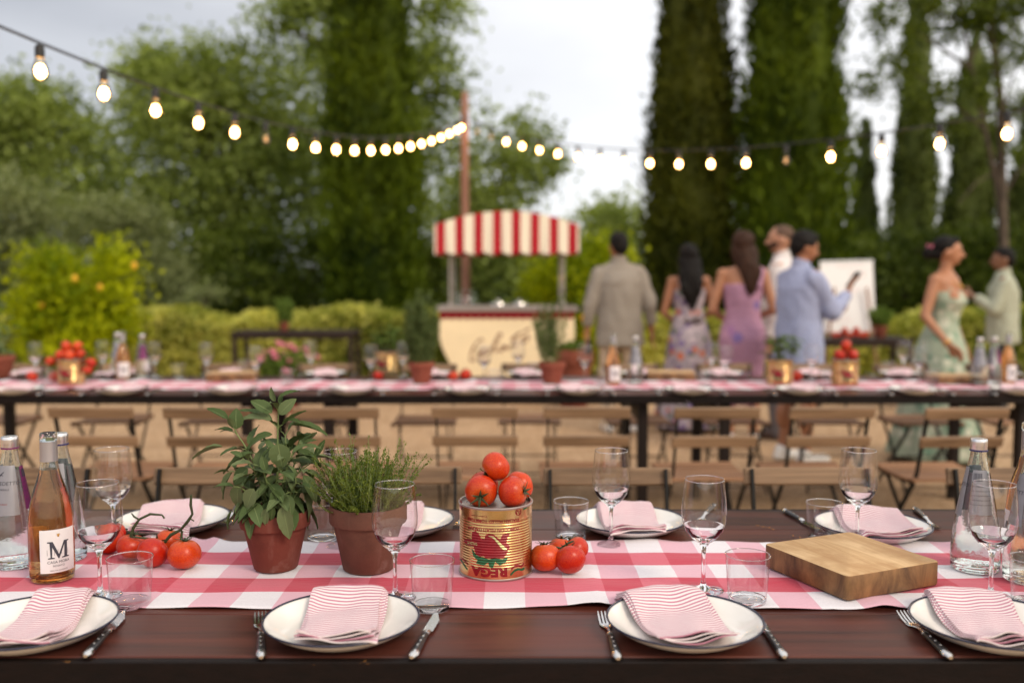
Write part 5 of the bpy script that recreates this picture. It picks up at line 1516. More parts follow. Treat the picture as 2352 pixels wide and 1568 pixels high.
for x, y, lab in ((108, 884, 'tumbler before the heaped tomato tin'), (410, 870, 'tumbler between the bottles and the lone serving board'), (660, 884, 'tumbler between the lone serving board and the sage tin'), (560, 860, 'tumbler behind the lone serving board'), (1135, 884, 'tumbler before the gelato cart lettering'), (1225, 866, 'tumbler behind the slender rosemary'), (1386, 884, 'tumbler before the rosé of the bottle pair'), (1622, 886, 'tumbler beside the bottle-pair board'), (1895, 886, 'tumbler before the three-tomato tin'), (2040, 864, 'tumbler on the hedge side before the green dress'), (2140, 886, 'tumbler before the bottle-trio board')):
    tum(x, y, lab, TZ)
def fz(x, y, z=CZ): p = at(x, y, z); return Vector((p.x, p.y, z + 0.001))
rose_bottle('rosé bottle beside the heaped tomato tin on the back row', fz(284, 872), RAD(-20))
water_bottle('water bottle just behind the rosé by the heaped tin', fz(272, 864), RAD(30), 'blue_band')
water_bottle('violet-labelled water bottle near the heaped tin on the back row', fz(329, 870), RAD(-60), 'violet')
rose_bottle('rosé bottle of the pair near the slender rosemary', fz(1408, 882), RAD(-30))
water_bottle('water bottle of the pair near the slender rosemary', fz(1459, 880), RAD(40), 'blue_band')
water_bottle('water bottle before the green dress, next to its twin and rosé', fz(2248, 884), RAD(20), 'blue_band')
water_bottle('violet-labelled water bottle squeezed between its twin and the rosé', fz(2281, 882), RAD(-50), 'violet')
rose_bottle('rosé bottle at the end of the bottle trio', fz(2314, 880), RAD(-30))
for x, y, rz, lab in ((535, 872, 0.12, 'serving board alone between plates before the dark side table'), (1540, 870, -0.1, 'serving board beside the bottle pair on the back row'), (2192, 878, 0.05, 'serving board beside the bottle trio on the back row')):
    p = fz(x, y)
    tag(put('cutting_board', BOARD, None, p + Vector((0, 0, 0.023)), rz), lab, 'cutting board', 'thick cutting boards')
# tins
def pile(c, spec, label, group):
    for i, (x, y, z, r) in enumerate(spec):
        tomato(label, c + Vector((x, y, z)), r, (rnd.uniform(-1, 1), rnd.uniform(-.5, 1), rnd.uniform(-.4, .8)), i, group, i)
def tin(x, y, rz, lab):
    p = fz(x, y); CAN.place(p - Vector((0, 0, 0.001)), rz, lab, 'gold tomato tins'); return p
c = tin(165, 882, RAD(10), 'gold tin heaped high with many tomatoes on the back row')
pile(c + Vector((0, 0, CANH - 0.0055)), [(-0.045, -0.03, 0.029, 0.031), (0.012, -0.045, 0.029, 0.031), (0.055, 0.0, 0.029, 0.031), (0.0, 0.03, 0.03, 0.031), (-0.05, 0.035, 0.029, 0.03)], 'tomato in the lower layer of the heap on the tin near the potted sage', 'heap of tomatoes on the back tin')
pile(c + Vector((0, 0, CANH - 0.0055)), [(-0.02, -0.01, 0.078, 0.031), (0.035, 0.01, 0.076, 0.030)], 'tomato on top of the heap on the tin near the potted sage', 'heap of tomatoes on the back tin')
t = thing('tomato_truss', 'vine tomatoes dangling over the side of the heaped tin', 'tomatoes', c, 0)
for i, (x, y, z, r) in enumerate(((-0.112, -0.01, 0.135, 0.029), (0.112, 0.0, 0.125, 0.030), (0.105, -0.03, 0.085, 0.027))):
    o = put('tomato', TOM[i], t, (x, y, z)); o.scale = (r, r, r); put('calyx', CAL[i % 3], o)
mb = MB(); mb.tube([(-0.112, -0.01, 0.16), (-0.07, -0.01, 0.185), (0, 0, 0.19), (0.08, 0, 0.185), (0.112, 0, 0.155)], 0.003, 6); mb.tube([(0.112, 0, 0.155), (0.112, -0.02, 0.13), (0.105, -0.03, 0.108)], 0.002, 6); mb.build('stem', M['calyx'], t, fix=False)
c = tin(1790, 882, RAD(-10), 'gold tin planted with bushy basil on the back row')
BAS = [sage_leaf_mesh(0.5, 0.15, 0.62, 31), sage_leaf_mesh(0.8, 0.1, 0.6, 32)]
def basil(lab, c, z0, hgt, seed, name, R=0.055, n=70, leafL=0.055):
    t = thing(name, lab, 'herb plant', c + Vector((0, 0, z0)), 0)
    r = random.Random(seed); mb = MB()
    MB().lathe([(0, 0.004), (0.06, 0.003), (0.068, 0.001)], 20).build('soil', M['soil'], t, fix=False)
    for i in range(n):
        a = r.uniform(0, 6.28); q_ = r.random() ** 0.5; h = hgt * r.uniform(0.25, 1.0) * (1.15 - 0.4 * q_)
        p = Vector((R * 1.4 * q_ * math.cos(a), R * 1.4 * q_ * math.sin(a), h))
        if i % 3 == 0: mb.tube([(p.x * .25, p.y * .25, 0), (p.x * .6, p.y * .6, h * .6), p], [0.0025, 0.002, 0.001], 5)
        d = Vector((math.cos(a), math.sin(a), r.uniform(-.3, .9))).normalized()
        add_leaf(t, p, p + d * leafL * r.uniform(.7, 1.2), (d.x * -.3, d.y * -.3, 1), i, 1.1, BAS)
    mb.build('stems', M['stem'], t, fix=False)
    return t
for me in BAS: me.materials.clear(); me.materials.append(F['basil'])
basil('bushy basil growing out of a gold tin on the back row', c, CANH - 0.005, 0.15, 3, 'basil_plant')
c = tin(1940, 884, RAD(5), 'gold tin topped with three tomatoes on the back row')
pile(c + Vector((0, 0, CANH - 0.0055)), [(-0.038, -0.015, 0.031, 0.033), (0.036, -0.012, 0.032, 0.034)], 'lower tomato of the three on the back tin', 'three tomatoes on the back tin')
pile(c + Vector((0, 0, CANH - 0.0055)), [(0.0, -0.005, 0.084, 0.0335)], 'top tomato of the three on the back tin', 'three tomatoes on the back tin')
pile(c + Vector((0, 0, CANH - 0.0055)), [(0.0, 0.042, 0.030, 0.031)], 'rear tomato under the top one on the three-tomato tin', 'three tomatoes on the back tin')
c = tin(888, 858, RAD(-5), 'gold tin planted with sage near the bushy rosemary')
basil('leafy sage growing out of a gold tin near the bushy rosemary', c, CANH - 0.005, 0.16, 8, 'sage_plant', 0.06, 80, 0.06)
# pots on the back row
def rosemary(x, y, lab, n, hmin, hmax, seed, spread, R=0.075, name='potted_rosemary'):
    p = fz(x, y)
    t = thing(name, lab, 'potted plant', p, 0)
    pot(t, R, R * 0.64, 0.125, M['pot_far'], n=40)
    tiny_herb(t, 0.125, R, n, hmin, hmax, 150, 0.026, F['rosemary'], spread, aspect=0.22, seed=seed, upr=1.0, wig=0.010)
rosemary(968, 880, 'bushy rosemary in a terracotta pot before the cart', 60, 0.24, 0.44, 4, 0.18)
rosemary(1268, 880, 'slender sparse rosemary in a terracotta pot before the cart', 20, 0.28, 0.46, 7, 0.28, 0.078)
p = fz(2, 868)
t = thing('potted_sage', 'sage in a terracotta pot at the end of the back row', 'potted plant', p, 0)
pot(t, 0.085, 0.055, 0.14, M['pot_far'], n=40)
sage_plant(t, 0.14, [((0.0, 0, .12), (0.01, 0, .36), 5, (0, 0)), ((-0.02, 0, .12), (-0.07, 0, .31), 4, (0, 0)), ((0.02, 0, .12), (0.08, 0, .29), 4, (0, 0)), ((0.0, -.02, .12), (0.03, -.06, .27), 3, (0, 0))], 1.1, 9, 0.045, 0.07, 8, 0.08)
# loose tomatoes on the back runner
for x, y, r, lab in ((1040, 874, 0.032, 'smaller of two loose tomatoes beside the bushy rosemary'), (1069, 873, 0.036, 'larger of two loose tomatoes beside the bushy rosemary'), (1832, 876, 0.034, 'lone tomato at the foot of the basil tin'), (70, 876, 0.032, 'loose tomato before the heaped tin, nearer the potted sage'), (108, 880, 0.033, 'loose tomato at the foot of the heaped tin')):
    p = fz(x, y); tomato(lab, p + Vector((0, 0.02 if x != 108 else 0.09, r * 0.88)), r, (rnd.uniform(-.5, .5), rnd.uniform(-.2, .8), 0.7), x * 0.1, 'loose tomatoes on the back row', int(x))
p = fz(878, 872)
tomato('tomato resting against the sage tin', p + Vector((-0.02, -0.03, 0.028)), 0.031, (0.2, 0.4, 0.8), 1, 'loose tomatoes on the back row', 2)

# ------------------------------------------------------------------ side tables and pots on the gravel
def iron_table(lab, x0, x1, y0, dep, h, name='side_table'):
    t = thing(name, lab, 'side table', ((x0 + x1) / 2, y0, 0), 0)
    w = x1 - x0
    for i in range(4):
        mb = MB(); mb.box((0, 0, 0), (w, dep / 4 - 0.006, 0.03), 0.004); mb.build('plank', M['brown_iron'], t, False, loc=(0, -dep / 2 + dep / 4 * (i + .5), h - 0.015))
    for sx in (-1, 1):
        for sy in (-1, 1):
            mb = MB(); mb.box((0, 0, (h - 0.031) / 2), (0.05, 0.05, h - 0.031), 0.004); mb.build('leg', M['brown_iron'], t, False, loc=(sx * (w / 2 - 0.04), sy * (dep / 2 - 0.05), 0))
    for sy in (-1, 1):
        mb = MB(); mb.box((0, 0, 0), (w - 0.14, 0.03, 0.05), 0.003); mb.build('rail', M['brown_iron'], t, False, loc=(0, sy * (dep / 2 - 0.05), h - 0.058))
    return t
pa, pb = aty(527, 762, 10.7), aty(812, 762, 10.7)
iron_table('dark brown side table standing before the hedge with a small pot', pa.x, pb.x, 11.0, 0.6, 0.765)
def small_pot(loc, R, h, lab, n, hmin, hmax, mat, leaf, seed, spread=0.4, potmat='pot_far', asp=0.4, name='potted_herb', upr=1.0):
    t = thing(name, lab, 'potted plant', loc, 0)
    pot(t, R, R * 0.68, h, M[potmat], n=32)
    tiny_herb(t, h, R, n, hmin, hmax, 60, leaf, mat, spread, aspect=asp, seed=seed, upr=upr, wig=0.012)
    return t
q1 = aty(653, 760, 10.95)
small_pot((q1.x, 10.95, 0.766), 0.062, 0.10, 'small pot with upright grassy herb on the dark side table', 24, 0.16, 0.36, F['basil'], 0.05, 3, 0.3, asp=0.2)
# pink flowers in a pot before the side table
q1 = aty(655, 850, 9.6)
t = small_pot((q1.x, 9.6, 0), 0.19, 0.30, 'terracotta pot of pink flowering plant before the dark side table', 60, 0.15, 0.42, F['basil'], 0.06, 5, 0.6, name='potted_flowers')
FLO = MB()
for k in range(9):
    a = k * 2.4; FLO.ball((0.022 * math.cos(a), 0.022 * math.sin(a), 0.012 * math.sin(k * 1.7)), (0.018, 0.018, 0.012), 7, 5)
flo = FLO.mesh('flower', M['pink'], True, None)
for k in range(26):
    a = k * 2.4; r_ = 0.05 + 0.24 * (k / 26) ** 0.6
    put('flower', flo, t, (r_ * math.cos(a) * 1.25, r_ * math.sin(a), 0.72 - r_ * 0.8 + 0.06 * math.sin(k))).rotation_euler = (0.5 * math.sin(k), 0.4 * math.cos(k), k)
# large terracotta pot between the cart and the grey shirt
q1 = aty(1318, 830, 10.0)
t = thing('large_pot', 'large empty-looking terracotta pot beside the gelato cart'.replace('empty-looking ', ''), 'plant pot', (q1.x, 10.0, 0), 0)
pot(t, 0.21, 0.14, 0.62, M['pot_far'], n=40)
tiny_herb(t, 0.62, 0.2, 30, 0.05, 0.15, 40, 0.04, F['basil'], 0.5, seed=11)
# table under the easel
pa, pb = aty(1872, 778, 9.8), aty(2098, 778, 9.8)
iron_table('dark side table by the easel carrying tomatoes and a potted herb', pa.x, pb.x, 10.0, 0.55, 0.745)
q1 = aty(2022, 770, 9.95)
small_pot((q1.x, 9.95, 0.746), 0.075, 0.13, 'small potted green herb on the side table by the easel', 40, 0.10, 0.24, F['basil'], 0.035, 8, 0.5)
for i, (x, z) in enumerate(((1918, 0), (1932, 0), (1948, 0), (1962, 0), (1976, 0), (1988, 0), (1940, 1), (1966, 1))):
    q1 = aty(x, 766, 9.88 + 0.05 * (i % 2))
    tomato('tomato in the row heaped on the side table by the easel', Vector((q1.x, q1.y, 0.746 + 0.031 + 0.05 * z)), 0.036, (0.1, 0.3, 1), i, 'tomatoes on the side table by the easel', i)

# ------------------------------------------------------------------ gelato cart
CY = 10.5
cx0 = aty(1164, 700, CY).x
t = thing('gelato_cart', 'cream gelato cart with brown script and striped scalloped canopy', 'cart', (cx0, CY + 0.42, 0), 0)
half = [(0.745, 1.0), (0.758, 0.86), (0.760, 0.74), (0.745, 0.64), (0.700, 0.53), (0.64, 0.42), (0.58, 0.32), (0.50, 0.26), (0.38, 0.24)]
out = [(x, z) for x, z in half] + [(-x, z) for x, z in half[::-1]]
mb = MB(); mb.loft([[(x * s, y, z) for x, z in out] for y, s in ((-0.42, 0.985), (-0.405, 1.0), (0.405, 1.0), (0.42, 0.985))]); mb.build('body', M['cart_cream'], t, True, 35)
mb = MB(); mb.box((0, 0, 0), (1.60, 0.92, 0.055), 0.012); mb.build('counter', M['counter'], t, False, loc=(0, 0, 1.03))
mb = MB(); mb.box((0, 0, 0), (1.5, 0.8, 0.02), 0.004); mb.build('counter_top', M['steel'], t, False, loc=(0, 0, 1.069))
mb = MB(); n = 17; w = 1.50 / n
for i in range(n):
    x0_ = -0.75 + i * w
    pts = [(x0_, 1.003), (x0_ + w, 1.003), (x0_ + w, 0.950)] + [(x0_ + w / 2 + w / 2 * math.cos(a), 0.950 - 0.030 * math.sin(a)) for a in [math.pi * k / 8 for k in range(1, 8)]] + [(x0_, 0.950)]
    mb.loft([[(x, -0.432, z) for x, z in pts], [(x, -0.424, z) for x, z in pts]])
mb.build('scalloped_trim', M['cart_red'], t, False)
for s in (-1, 1):
    MB().tube([(s * 0.635, -0.36, 1.04), (s * 0.635, -0.36, 1.72)], 0.015, 12).build('canopy_post', M['counter'], t)
    MB().tube([(s * 0.635, 0.36, 1.04), (s * 0.635, 0.36, 1.72)], 0.015, 12).build('canopy_post', M['counter'], t)
    MB().lathe([(0.05, 0), (0.05, 0.012), (0.026, 0.03), (0.022, 0.05)], 16, Matrix.Translation((s * 0.635, -0.36, 1.0575))).build('post_socket', M['counter'], t)
def arch(x): return 1.955 + 0.155 * (1 - (x / 0.80) ** 2)
mb = MB(); nx = 60
for lv in (0.0, -0.006):
    mb.grid(lambda i, j: (-0.80 + 1.6 * i / nx, -0.52 + 1.04 * j / 8, arch(-0.80 + 1.6 * i / nx) + lv + 0.015 * math.sin(math.pi * j / 8)), nx, 8)
mb.build('canopy_roof', M['canopy'], t, True, None, fix=False)
for s, nm in ((-1, 'valance'), (1, 'valance')):
    mb = MB(); N = 120
    def bot(x): 
        u = (x / 0.208) % 1.0
        return 1.665 - 0.028 * abs(math.sin(math.pi * (u + 0.25)))
    for lv in (0.0, 0.005):
        mb.grid(lambda i, j: (-0.80 + 1.6 * i / N, s * (0.523 + 0.012 * math.sin(i * 0.55) * (1 - j / 4)) + lv, bot(-0.80 + 1.6 * i / N) * (1 - j / 4) + (arch(-0.80 + 1.6 * i / N) + 0.002) * (j / 4)), N, 4)
    mb.build(nm, M['canopy'], t, True, None, fix=False)
    mb = MB()
    for lv in (0.0, 0.005):
        mb.grid(lambda i, j: (s * (0.802 + lv), -0.52 + 1.04 * i / 40, (1.655 - 0.025 * abs(math.sin(i * math.pi / 8))) * (1 - j / 3) + 1.957 * (j / 3)), 40, 3)
    mb.build('side_valance', M['canopy'], t, True, None, fix=False)
mb = MB()
for s in (-1, 1):
    mb.tube([(s * 0.635, -0.36, 1.72), (s * 0.635, 0, 1.76), (s * 0.635, 0.36, 1.72)], 0.012, 8)
mb.tube([(-0.635, -0.36, 1.715), (0.635, -0.36, 1.715)], 0.011, 8); mb.tube([(-0.635, 0.36, 1.715), (0.635, 0.36, 1.715)], 0.011, 8)
for k in range(3):
    y = -0.45 + 0.45 * k
    mb.tube([(x, y, arch(x) - 0.02) for x in np.linspace(-0.78, 0.78, 13)], 0.009, 6)
for s in (-1, 1):
    for y in (-0.36, 0.36): mb.tube([(s * 0.635, y, 1.71), (s * 0.635, y, arch(0.635) - 0.02)], 0.011, 8)
mb.build('canopy_frame', M['counter'], t)
for x in (-0.10, 0.14):
    MB().lathe([(0.105, 0), (0.10, 0.012), (0.04, 0.022), (0.012, 0.03), (0.02, 0.042), (0.024, 0.052), (0.012, 0.064), (0, 0.066)], 24, Matrix.Translation((x, -0.15, 1.0792))).build('tub_lid', M['steel'], t)
MB().lathe([(0.13, 0), (0.128, 0.06), (0.10, 0.12), (0.05, 0.155), (0.012, 0.165), (0.014, 0.18), (0, 0.19)], 32, Matrix.Translation((-0.48, -0.1, 1.0792))).build('glass_cloche', M['thin_glass'], t)
def script(pts):
    P = [Vector(((x - 1165) / 1380, -0.424, 1.05 - (y - 130) / 1380)) for x, y in pts]
    Q = []
    for i in range(len(P) - 1):                       # Catmull-Rom
        a, b, c_, d = P[max(i - 1, 0)], P[i], P[i + 1], P[min(i + 2, len(P) - 1)]
        for k in range(5):
            f = k / 5
            Q.append(0.5 * ((2 * b) + (c_ - a) * f + (2 * a - 5 * b + 4 * c_ - d) * f * f + (3 * b - a - 3 * c_ + d) * f ** 3))
    Q.append(P[-1])
    mb = MB(); mb.tube(Q, [0.0115 + 0.004 * math.sin(i * 0.5) for i in range(len(Q))], 6)
    mb.v = [(x, -0.4215 + (y + 0.424) * 0.25, z) for x, y, z in mb.v]
    mb.build('script_letter', M['script'], t, fix=False)
for st in ([(800, 640), (755, 625), (700, 670), (645, 770), (605, 870), (600, 935), (640, 955), (700, 915), (745, 840), (700, 850)], [(745, 850), (800, 815), (845, 790), (820, 770), (785, 800), (772, 850), (800, 885), (860, 850)], [(860, 850), (960, 740), (1050, 610), (1075, 550), (1040, 535), (1000, 620), (968, 740), (975, 810), (1030, 790)], [(1130, 735), (1095, 725), (1062, 765), (1065, 805), (1105, 780), (1150, 720), (1150, 770), (1180, 775), (1230, 720)], [(1345, 525), (1290, 610), (1255, 690), (1270, 725), (1320, 695)], [(1230, 640), (1300, 575), (1420, 505), (1525, 455)], [(1470, 575), (1410, 605), (1385, 655), (1410, 680), (1470, 640), (1500, 590), (1465, 572), (1530, 600)]):
    script(st)
for sx in (-1, 1):
    for sy in (-1, 1):
        M4 = Matrix.Translation((sx * 0.36, sy * 0.33, 0.16)) @ Matrix.Rotation(math.pi / 2, 4, 'X')
        wh_ = MB().lathe([(0.12, -0.018), (0.155, -0.02), (0.16, -0.012), (0.16, 0.012), (0.155, 0.02), (0.12, 0.018)], 28, M4, closed=True).build('wheel', M['socket'], t)
        MB().lathe([(0, -0.012), (0.119, -0.010), (0.119, 0.010), (0, 0.012)], 20, M4).build('hub', M['counter'], wh_)

# ------------------------------------------------------------------ easel with white board
q1 = aty(1952, 680, 10.55)
t = thing('easel', 'white easel board with faint red handwriting behind the side table', 'easel', (q1.x, 10.55, 0), 0)
k = 10.55 / FPX
bw2, bz0, bz1 = 61 * k, CAMH + (645 - 762) * k, CAMH + (645 - 600) * k
TI = Matrix.Rotation(RAD(-6), 4, 'X') @ Matrix.Rotation(RAD(-1.5), 4, 'Y')
def onb(mb_): mb_.v = [tuple(Matrix.Translation((0, 0, bz0)) @ TI @ Vector(p)) for p in mb_.v]; return mb_
H_ = bz1 - bz0
onb(MB().box((0, 0, H_ / 2), (bw2 * 2, 0.018, H_), 0.003)).build('board', M['white_paint'], t, False)
onb(MB().box((0, -0.013, H_ + 0.004), (bw2 * 2 + 0.01, 0.012, 0.016), 0.002)).build('top_clip', M['cap'], t, False)
def scr(x0, x1, z, amp, mat, seed):
    r = random.Random(seed); pts = []
    n = int((x1 - x0) / 0.012)
    for i in range(n): pts.append((x0 + (x1 - x0) * i / n, -0.0105, z + amp * math.sin(i * 1.9) * r.uniform(.3, 1)))
    m_ = MB(); m_.tube(pts, 0.0022, 4); onb(m_).build('handwriting', mat, t, fix=False)
scr(-0.12, 0.2, H_ * 0.93, 0.012, M['red_ink'], 1); scr(0.02, 0.24, H_ * 0.84, 0.014, M['red_ink'], 2); scr(0.05, 0.22, H_ * 0.79, 0.012, M['red_ink'], 3); scr(-0.05, 0.15, H_ * 0.60, 0.012, M['red_ink'], 4); scr(-0.05, 0.1, H_ * 0.55, 0.01, M['red_ink'], 5); scr(-0.22, 0.0, H_ * 0.22, 0.012, M['red_ink'], 6); scr(-0.2, 0.05, H_ * 0.15, 0.01, M['red_ink'], 7)
for s in (-1, 1):
    MB().tube([(s * 0.18, -0.02, bz0 + 0.5), (s * 0.34, -0.12, 0)], 0.016, 8).build('leg', M['pole'], t)
MB().tube([(0, 0.12, bz1 - 0.1), (0, 0.62, 0)], 0.016, 8).build('leg', M['pole'], t)
MB().tube([(-0.3, -0.075, bz0 - 0.012), (0.3, -0.075, bz0 - 0.012)], 0.014, 8).build('ledge', M['pole'], t)

# ------------------------------------------------------------------ people (local: facing +Y, right hand at +X)
def skinm(name, c):
    t = NT(name); v = t.coord(); n = t.noise(v, 12, 3)
    t.bsdf(Base_Color=t.ramp(n, (0.3, tuple(x * .88 for x in c)), (0.7, c)), Roughness=0.5, Subsurface_Weight=0.12, Subsurface_Radius=(0.02, 0.008, 0.004), Subsurface_Scale=0.3)
    return t.m
def cloth(name, c, scale=40, bump=0.25, pattern=None, rough=0.85):
    t = NT(name); v = t.coord(); n = t.noise(v, scale, 4)
    colr = t.ramp(n, (0.3, tuple(x * .86 for x in c)), (0.7, c))
    wr = t.noise(t.n('ShaderNodeMapping', {'Vector': v, 'Scale': (6, 6, 9)}).outputs[0], 1.0, 4, 0.55, 0.8)
    if pattern:
        vo = t.n('ShaderNodeTexVoronoi', {'Vector': t.n('ShaderNodeVectorMath', {0: v, 1: (0, 0, 0)}, operation='ADD').outputs[0], 'Scale': pattern[0]})
        sel = t.n('ShaderNodeSeparateColor', {0: vo.outputs['Color']}).outputs[0]
        pc = t.ramp(sel, *[(i / len(pattern[1]), q_) for i, q_ in enumerate(pattern[1])])
        pc_n = [n_ for n_ in t.t.nodes if n_.type == 'VALTORGB'][-1]; pc_n.color_ramp.interpolation = 'CONSTANT'
        msk = t.math('LESS_THAN', t.math('ADD', vo.outputs['Distance'], t.math('MULTIPLY', t.noise(v, 30, 3), 0.25)), pattern[2])
        colr = t.mix(msk, colr, pc)
    t.bsdf(Base_Color=colr, Roughness=rough, Specular_IOR_Level=0.15, Normal=t.bump(wr, bump, 0.05))
    return t.m
SK1, SK2, SK3, SK4 = skinm('tanned_skin', (0.44, 0.20, 0.105)), skinm('warm_brown_skin', (0.36, 0.155, 0.078)), skinm('light_tan_skin', (0.50, 0.26, 0.165)), skinm('brown_skin', (0.24, 0.11, 0.06))
HB, HBR = simple('black_hair', (0.0055, 0.0040, 0.0035), 0.6, 0, 0.4, 60, 0.5, Specular_IOR_Level=0.18), simple('brown_hair', (0.036, 0.015, 0.008), 0.6, 0, 0.5, 40, 0.5, Specular_IOR_Level=0.18)
HST = simple('cropped_hair', (0.10, 0.055, 0.035), 0.8, 0, 0.3, 80)
EYE = simple('dark_eye', (0.02, 0.012, 0.01), 0.2); LIP = simple('lips', (0.32, 0.07, 0.06), 0.4)
SHOE_W, SHOE_B = simple('white_shoe', (0.75, 0.73, 0.70), 0.5), simple('brown_shoe', (0.06, 0.03, 0.02), 0.5)
from mathutils import noise as mnoise
def folds(me, amp, sc3, seed):
    n = len(me.vertices)
    co = np.empty(n * 3, np.float32); no = np.empty(n * 3, np.float32)
    me.vertices.foreach_get('co', co); me.vertex_normals.foreach_get('vector', no)
    co = co.reshape(-1, 3); no = no.reshape(-1, 3)
    d = np.array([abs(mnoise.noise((p[0] * sc3[0] + seed, p[1] * sc3[1], p[2] * sc3[2]))) * 1.6 + mnoise.noise((p[0] * sc3[0] * 2.2, p[1] * sc3[1] * 2.2, p[2] * sc3[2] * 2.2 + seed)) * 0.35 - 0.3 for p in co], np.float32)
    d = np.clip(d + 0.15, 0.0, None)
    co += no * (d * amp)[:, None]
    me.vertices.foreach_set('co', co.ravel()); me.update()
    return me
def hand(mb, wr, d, nrm, side, s, curl):
    d = Vector(d).normalized(); nrm = Vector(nrm); nrm = (nrm - d * nrm.dot(d)).normalized(); lat = d.cross(nrm) * side
    for i in range(4):
        off = (i - 1.5) * 0.0205
        k = wr + (d * (0.088 - abs(i - 1.3) * 0.004) + lat * off) * s
        mb.capsule(wr + lat * off * 0.5 * s, k, 0.016 * s, 0.0125 * s, 8)
        p = k; a = 0.25 * curl; L_ = (0.074, 0.084, 0.079, 0.062)[i]
        for j, fr in enumerate((0.45, 0.31, 0.24)):
            a += curl * (0.35 + 0.25 * j)
            v = d * math.cos(a) - nrm * math.sin(a)
            q_ = p + v * L_ * fr * s; mb.capsule(p, q_, (0.0104 - j * 0.001) * s, (0.0098 - j * 0.001) * s, 7); p = q_
    b = wr + (d * 0.025 - lat * 0.026) * s
    p1 = b + (d * 0.030 - lat * 0.024 - nrm * 0.012) * s; p2 = p1 + (d * 0.030 - lat * 0.004 - nrm * 0.012 * curl) * s
    mb.capsule(b, p1, 0.0145 * s, 0.012 * s, 8); mb.capsule(p1, p2, 0.011 * s, 0.0095 * s, 8)
def ring(z, rx, ry, cx=0, cy_=0, n=24): return [(cx + rx * math.cos(2 * math.pi * i / n), cy_ + ry * math.sin(2 * math.pi * i / n), z) for i in range(n)]
def person(label, X, Y, rz, h, skin, arms, fem=False, head=(0, 0), feet=((0.095, 0.0), (-0.095, 0.0)), legs=True):
    s = h / 1.75
    t = thing('person', label, 'person', (X, Y, 0), RAD(rz))
    t.rotation_euler = (RAD(rnd.uniform(-1.2, 0.6)), RAD(rnd.uniform(-2, 2)), RAD(rz))
    V = lambda p: Vector(p) * s
    mb = MB()
    w = 0.90 if fem else 1.0; hp = 1.06 if fem else 1.0
    tor = [(.80, .135 * hp, .10), (.90, .168 * hp, .118), (1.0, .150 * hp, .108), (1.10, .130 * w, .098), (1.22, .150 * w, .108), (1.33, .166 * w, .112), (1.41, .165 * w, .095), (1.455, .11, .075), (1.49, .06, .058)]
    mb.loft([ring(z * s, rx * s, ry * s) for z, rx, ry in tor])
    if fem:
        for sx in (-1, 1): mb.ball(V((sx * .068, .085, 1.29)), .062 * s, 14, 10); mb.ball(V((sx * .075, -.062, .90)), .082 * s, 14, 10)
    hz_, hx_ = head
    mb.capsule(V((0, -.012, 1.43)), V((0, .012, 1.57)), .056 * s * w, .050 * s * w)
    Mh = Matrix.Rotation(RAD(hz_), 4, 'Z') @ Matrix.Rotation(RAD(hx_), 4, 'X')
    hp0 = Vector((0, .008, 1.56))
    HV = lambda p: (Mh @ (Vector(p) - hp0) + hp0) * s
    def hb(c_, r): mb.ball(HV(c_), tuple(x * s for x in r), 18, 12, Mh)
    hb((0, .008, 1.655), (.076, .096, .098)); hb((0, .042, 1.612), (.060, .066, .072)); hb((0, .062, 1.568), (.036, .036, .030)); hb((0, .088, 1.662), (.050, .022, .03))
    mb.capsule(HV((0, .104, 1.648)), HV((0, .124, 1.612)), .009 * s, .015 * s, 8)
    for sx in (-1, 1): hb((sx * .078, -.002, 1.628), (.010, .020, .031))
    for side, key in ((1, 'R'), (-1, 'L')):
        el, wr, hd, hn, curl = arms[key]
        sh = V((side * .178 * w, -.005, 1.415)); el, wr = V(el), V(wr)
        mb.ball(sh, .054 * s * w, 14, 10); mb.capsule(V((side * .045, -.008, 1.438)), sh, .046 * s * w, .050 * s * w)
        mb.capsule(sh, el, .050 * s * w, .040 * s * w); mb.capsule(el, wr, .041 * s * w, .026 * s * w)
        hand(mb, wr, hd, hn, side, s * 0.98, curl)
    for side, (fx, fy) in ((1, feet[0]), (-1, feet[1])):
        hp_ = V((side * .088, 0, .88)); kn = V((fx * .98, .02 + fy * .5, .49)); an = V((fx, -.02 + fy, .085))
        mb.capsule(hp_, kn, .086 * s, .056 * s); mb.capsule(kn, an, .055 * s, .036 * s); mb.ball(V((fx, -.035 + fy * .75, .36)), (.048 * s, .05 * s, .11 * s))
        mb.capsule(V((fx, -.045 + fy, .038)), V((fx * 1.15, .135 + fy, .028)), .036 * s, .030 * s)
    put('body', remesh(mb, 'body', skin, 0.0078, 1, 0.4), t)
    for sx in (-1, 1):
        m_ = MB(); m_.ball(HV((sx * .030, .098, 1.652)), (.013 * s, .007 * s, .007 * s), 10, 8, Mh); m_.build('eye', EYE, t)
    m_ = MB(); m_.ball(HV((0, .103, 1.588)), (.024 * s, .008 * s, .007 * s), 12, 8, Mh); m_.build('mouth', LIP, t)
    for side, (fx, fy) in ((1, feet[0]), (-1, feet[1])): pass
    return t, s, HV, Mh, w
def shoes(t, s, feet, mat, name='shoe'):
    for fx, fy in feet:
        m_ = MB(); m_.capsule((fx * s, (-.05 + fy) * s, .042 * s), (fx * 1.15 * s, (.15 + fy) * s, .034 * s), .046 * s, .040 * s)
        m_.ball((fx * s, (-.03 + fy) * s, .085 * s), (.045 * s, .055 * s, .05 * s))
        m_.v = [(x, y, max(z, 0.002)) for x, y, z in m_.v]
        put(name, remesh(m_, name, mat, 0.009, 1), t)
